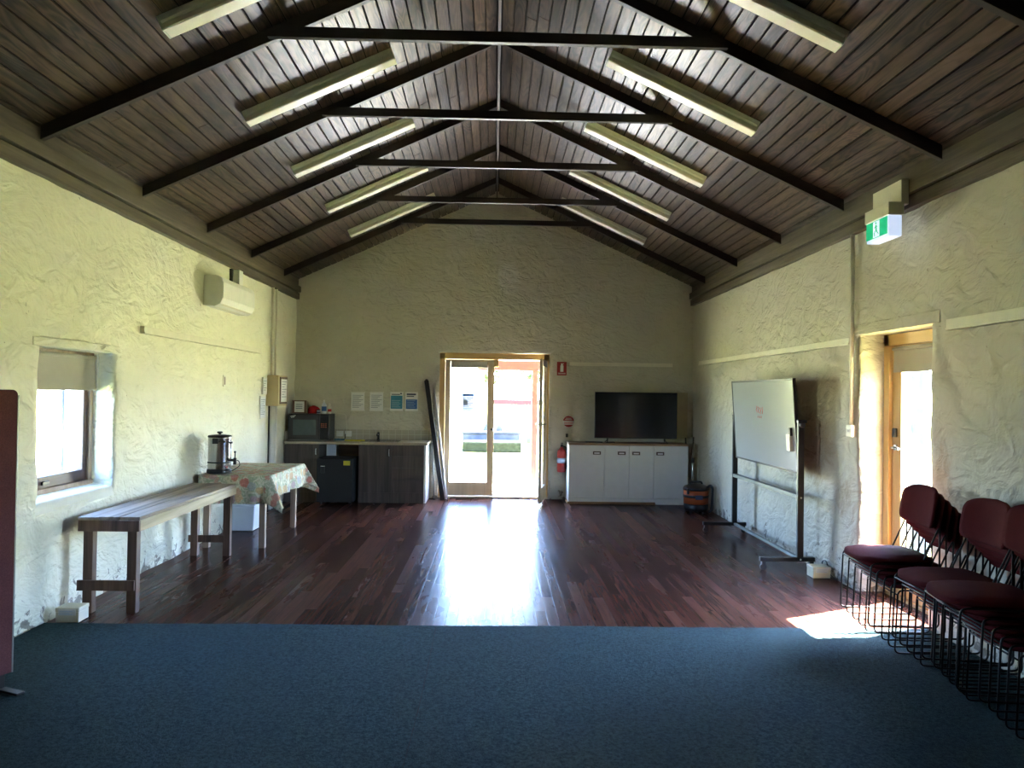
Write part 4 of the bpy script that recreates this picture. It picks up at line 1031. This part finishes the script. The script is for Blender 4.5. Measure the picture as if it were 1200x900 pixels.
for xx in (.05, .88):
    A.part('foot', box(nb(), xx - .022, xx + .022, -.16, .16, .0135, .026, Rm), 'steel_black', .003)
    A.part('support', box(nb(), xx - .015, xx + .015, -.015, .015, .026, .10, Rm), 'steel_black', .002)

# ------------------------------------------------------------------ stacked chairs
def make_chair():
    o = thing('stacking_chair', (0, 0, 0), 'x', 'chair')
    HW = .222
    def seat_top(x, y):
        e = max(abs(x) / .25, abs(y) / .245); return .447 + .014 * (1 - min(1, (x / .25) ** 2 + (y / .245) ** 2)) - .020 * max(0, e - .75) / .25 - .012 * max(0, (-x - .12) / .12)
    def seat_bot(x, y):
        return .4195 + .004 * max(0, max(abs(x) / .25, abs(y) / .245) - .8) / .2 - .016 * max(0, (-x - .12) / .12)
    obj('seat', pillow(nb(), .25, .245, 2.7, seat_top, seat_bot), 'burgundy', o)
    bm = pillow(nb(), .218, .122, 4.6, lambda x, y: .017 - .010 * max(0, max(abs(x) / .225, abs(y) / .118) - .75) / .25, lambda x, y: -.015 + .008 * max(0, max(abs(x) / .225, abs(y) / .118) - .75) / .25)
    for v in bm.verts:
        w, h, n = v.co.x, v.co.y, v.co.z
        arch = .022 * (1 - (w / .225) ** 2) if h > 0 else 0
        # bend round the sitter, lean back
        v.co = Vector((.248 + .16 * h - 1.1 * w * w - n, w, .745 + h + arch * (h / .118)))
    obj('backrest', bm, 'burgundy', o)
    for s in (-1, 1):
        y = s * HW
        loop = [(-.20, y, .405), (-.218, y, .0065), (.225, y, .0065), (.232, y * .97, .655), (.12, y * .97, .405)]
        obj('side_frame', tube(nb(), fillet(loop, .035, 5, True), .0058, 8, True), 'steel_black', o)
    for x, z in ((-.201, .375), (.06, .400), (.226, .30)): obj('crossbar', tube(nb(), [(x, -HW, z), (x, HW, z)], .005, 8), 'steel_black', o)
    return o
proto = make_chair(); first = True
stacks = [((2.615, 5.153), 4.1, 5, 'in the stack beside the glazed right door'),
          ((2.62, 4.485), 3.0, 5, 'in the second stack from the glazed right door'),
          ((2.575, 3.98), 5.5, 6, 'in the third stack from the glazed right door'),
          ((2.66, 3.33), 2.5, 5, 'in the stack cut by the right picture edge')]
ordn = ['lowest', 'second-lowest', 'third from the bottom', 'fourth from the bottom', 'fifth from the bottom', 'topmost']
for (ax, ay), rz, n, where in stacks:
    th = math.radians(-rz); Rz = Matrix.Rotation(th, 3, 'Z'); a = Rz @ Vector((-.218, .222, 0)); fwd = Rz @ Vector((-1, 0, 0))
    for k in range(n):
        o = proto if first else dup_tree(proto); first = False
        jit = random.uniform(-.004, .004)
        sh = .0425 * k + (.03 if (n == 6 and k == 5) else 0)
        o.location = Vector((ax, ay, .013)) - a + fwd * sh + Vector((0, jit, .0415 * k))
        o.rotation_euler = (0, 0, th + random.uniform(-.006, .006) - (.10 if n == 6 and k == 5 else 0))
        nm = 'topmost' if k == n - 1 else ordn[k]
        o['label'] = ('burgundy wire-frame chair, %s %s' % (nm, where))
        o['group'] = 'stacked burgundy chairs'; o['category'] = 'chair'

# ------------------------------------------------------------------ outside
struct('ground', bx(-70, 70, -40, 130, -.32, -.15), 'lawn', 'sunlit dry green lawn outside the doors', 'lawn')
bm = nb(); box(bm, -1.9, 1.6, 12.05, 16.5, -.15, -.03); struct('path', bm, 'concrete', 'pale concrete path outside the double door', 'path')
A = At('veranda', (0, 13.0, 0), 'terracotta beam and post of the veranda outside the double door', 'veranda')
A.part('fascia_beam', bx(-.3, 3.2, 12.95, 13.05, 2.05, 2.22), 'terracotta', .005)
A.part('post', bx(.66, .76, 12.96, 13.04, -.03, 2.05), 'terracotta', .005)
prism_b = prism(nb(), [(12.10, 2.50), (13.15, 2.22), (13.15, 2.26), (12.10, 2.54)], lambda y, z, x: (x, y, z), -.3, 3.4); A.part('roof_sheet', prism_b, 'grey_metal')
A = At('carport', (0, 24, -.15), 'pinkish steel pergola beam on posts beyond the lawn', 'pergola')
A.part('beam', bx(-.15, 3.2, 22.0, 22.15, 1.32, 1.47), 'pergola', .01)
for x in (-.12, 2.9): A.part('post', bx(x, x + .1, 22.0, 22.1, -.15, 1.32), 'grey_metal', .005)
A = At('white_post', (.86, 21, -.15), 'short pale post standing at the garden edge', 'post'); A.part('shaft', bx(.80, .92, 21.0, 21.12, -.15, 1.05), 'weatherboard', .01); A.part('cap', bx(.78, .94, 20.98, 21.14, 1.05, 1.09), 'weatherboard', .01)
A = At('retaining_wall', (-1, 24, -.15), 'low grey retaining wall behind the lawn', 'wall'); A.part('blocks', bx(-1.0, .84, 23.8, 24.2, -.15, .36), 'stone', .02); A.part('capping', bx(-1.04, .88, 23.75, 24.25, .36, .42), 'stone', .01)
A = At('covered_trailer', (.5, 27, 0), 'grey domed tarpaulin cover behind the retaining wall', 'covered trailer')
bm = nb(); lathe(bm, [(1.0, -.15), (1.0, .2), (.85, .55), (.5, .75), (.05, .80)], (.55, 27.5, 0), 28); A.part('tarpaulin', bm, 'tarp')
bm = nb(); [tube(bm, [(.1 + .35 * i, 26.3, -.1), (-.1 + .35 * i, 26.35, .75)], .03) for i in range(3)]; [tube(bm, [(-.1 + .35 * i, 26.3, -.1), (.15 + .35 * i, 26.35, .75)], .03) for i in range(3)]; A.part('frame', bm, 'weatherboard')
A = At('outbuilding', (-3.6, 30, -.15), 'white weatherboard outbuilding seen through the left door leaf', 'building')
A.part('walls', bx(-7.5, -.5, 31, 36, -.15, 3.2), 'weatherboard'); A.part('roof', prism(nb(), [(30.6, 3.1), (33.5, 4.6), (36.4, 3.1), (36.4, 3.25), (33.5, 4.75), (30.6, 3.25)], lambda y, z, x: (x, y, z), -7.8, -.3), 'grey_metal')
w = A.part('window', bx(-3.2, -2.0, 30.96, 31.0, 1.0, 2.0), 'weatherboard', .02); A.part('pane', bx(-3.1, -2.1, 30.94, 30.965, 1.08, 1.92), 'dark_glass', parent=w)
def tree(x, y, h, r, label, seed):
    rnd = random.Random(seed); A = At('tree', (x, y, -.15), label, 'tree', 'trees beyond the lawn')
    bm = nb(); tube(bm, [(x, y, -.15), (x + .1, y, h * .3), (x - .05, y + .1, h * .62)], .12, 8)
    for k in range(5):
        a = rnd.uniform(0, 6.28); tube(bm, [(x, y, h * (.35 + .05 * k)), (x + math.cos(a) * r * .7, y + math.sin(a) * r * .7, h * (.6 + .06 * k))], .05, 6)
    A.part('trunk', bm, 'bark')
    bm = nb()
    for k in range(1500):
        while True:
            p = Vector((rnd.uniform(-1, 1), rnd.uniform(-1, 1), rnd.uniform(-1, 1)))
            if p.length < 1 and noise.noise(p * 2.2 + Vector((seed, 0, 0))) > -.12: break
        c = Vector((x + p.x * r, y + p.y * r, h * .68 + p.z * h * .36)); u, w = frame_of((rnd.uniform(-1, 1), rnd.uniform(-1, 1), rnd.uniform(-1, 1)))
        s = rnd.uniform(.10, .2); v = [bm.verts.new(c + u * s * 1.3), bm.verts.new(c + w * s * .5), bm.verts.new(c - u * s * 1.3), bm.verts.new(c - w * s * .5)]
        bm.faces.new(v)
    A.part('foliage', bm, 'leaf')
tree(2.4, 33, 6.5, 2.3, 'tall tree with thin foliage behind the pergola beam', 3)
tree(-.4, 44, 6.5, 2.0, 'bushy tree between the outbuilding and the pergola', 5)
tree(7.0, 29, 5.5, 2.0, 'small tree to the right of the veranda post', 9)
tree(9.0, 11.5, 5.0, 1.8, 'leafy tree outside the right hand door', 12)
bm = nb(); box(bm, -.95, .9, 22.6, 23.7, -.15, .17); tag(obj('low_hedge', bm, 'hedge', bevel=.05), 'dark low hedge strip in front of the retaining wall', 'hedge')
A = At('veranda_post', (4.6, 8.13, 0), 'blue-grey stone veranda pier seen through the right door', 'pier'); A.part('shaft', bx(4.5, 4.74, 7.98, 8.26, -.1, 2.6), 'slate', .01); A.part('footing', bx(4.45, 4.79, 7.93, 8.31, -.15, -.1), 'concrete', .01)
A = At('stone_pier', (-4.7, 8.25, 0), 'grey stone pier outside the left window', 'pier'); A.part('shaft', bx(-4.85, -4.55, 8.03, 8.25, -.1, 2.7), 'slate', .02); A.part('footing', bx(-4.9, -4.5, 7.98, 8.30, -.15, -.1), 'concrete', .01)
A = At('water_trough', (-6.8, 10.2, -.15), 'low grey trough outside the left window', 'trough'); A.part('body', bx(-7.4, -6.2, 9.4, 11.2, -.15, .55), 'grey_metal', .02); A.part('rim', bx(-7.45, -6.15, 9.35, 11.25, .55, .6), 'weatherboard', .01)

# ------------------------------------------------------------------ daylight
w = bpy.data.worlds.new('sky'); S.world = w; w.use_nodes = True; nt_ = w.node_tree
bg = nt_.nodes['Background']; sky = nt_.nodes.new('ShaderNodeTexSky'); sky.sky_type = 'NISHITA'; sky.sun_disc = False
SUN = Vector((1.18, .56, 1.88)).normalized()
sky.sun_elevation = math.asin(SUN.z); sky.sun_rotation = math.atan2(SUN.x, SUN.y); sky.air_density = 1.0; sky.dust_density = 1.0; sky.ozone_density = 1.0
tint = nt_.nodes.new('ShaderNodeMix'); tint.data_type = 'RGBA'; tint.blend_type = 'MULTIPLY'; tint.inputs[0].default_value = 1
tint.inputs[7].default_value = (.78, .92, 1.2, 1); nt_.links.new(sky.outputs[0], tint.inputs[6]); nt_.links.new(tint.outputs[2], bg.inputs[0]); bg.inputs[1].default_value = .8
sl = bpy.data.lights.new('sun', 'SUN'); sl.energy = 24; sl.angle = math.radians(.6); sl.color = (1, .95, .88)
so = bpy.data.objects.new('sun', sl); COL.objects.link(so); so.rotation_euler = (-SUN).to_track_quat('-Z', 'Y').to_euler(); so.location = (8, 10, 14)
def portal(name, loc, direction, sx, sy):
    l = bpy.data.lights.new(name, 'AREA'); l.shape = 'RECTANGLE'; l.size = sx; l.size_y = sy; l.cycles.is_portal = True
    o = bpy.data.objects.new(name, l); COL.objects.link(o); o.location = loc; o.rotation_euler = Vector(direction).to_track_quat('-Z', 'Y').to_euler()
portal('sky_portal_double_door', (0, YB + .2, 1.13), (0, -1, 0), 1.7, 2.25)
portal('sky_portal_right_door', (3.46, 5.77, 1.1), (-1, 0, 0), 1.0, 2.2)
portal('sky_portal_window', (-3.40, 5.65, 1.38), (1, 0, 0), 1.0, 1.08)

# ------------------------------------------------------------------ camera
YAW, PITCH, ROLL = .0237, .0135, .0143
cy, sy, cp, sp = math.cos(YAW), math.sin(YAW), math.cos(PITCH), math.sin(PITCH)
f = Vector((sy * cp, cy * cp, sp)); r = Vector((cy, -sy, 0)); u = r.cross(f)
c, s = math.cos(ROLL), math.sin(ROLL)
r2 = r * c + u * s; u2 = -r * s + u * c
cam = bpy.data.cameras.new('camera'); co = bpy.data.objects.new('camera', cam); COL.objects.link(co)
cam.sensor_width = 36; cam.lens = 870 / 1200 * 36; cam.clip_start = .05; cam.clip_end = 400
co.matrix_world = Matrix(((r2.x, u2.x, -f.x, 0), (r2.y, u2.y, -f.y, 0), (r2.z, u2.z, -f.z, 1.64), (0, 0, 0, 1)))
S.camera = co
vs = S.view_settings; vs.view_transform = 'Standard'; vs.look = 'None'; vs.gamma = 1; vs.use_curve_mapping = False; vs.exposure = 4.3
cyc = S.cycles
cyc.use_denoising = True
try: cyc.denoiser = 'OPENIMAGEDENOISE'
except Exception: pass
cyc.max_bounces = 12; cyc.diffuse_bounces = 8; cyc.glossy_bounces = 4; cyc.transparent_max_bounces = 12; cyc.caustics_reflective = False; cyc.caustics_refractive = False
cyc.sample_clamp_indirect = 12
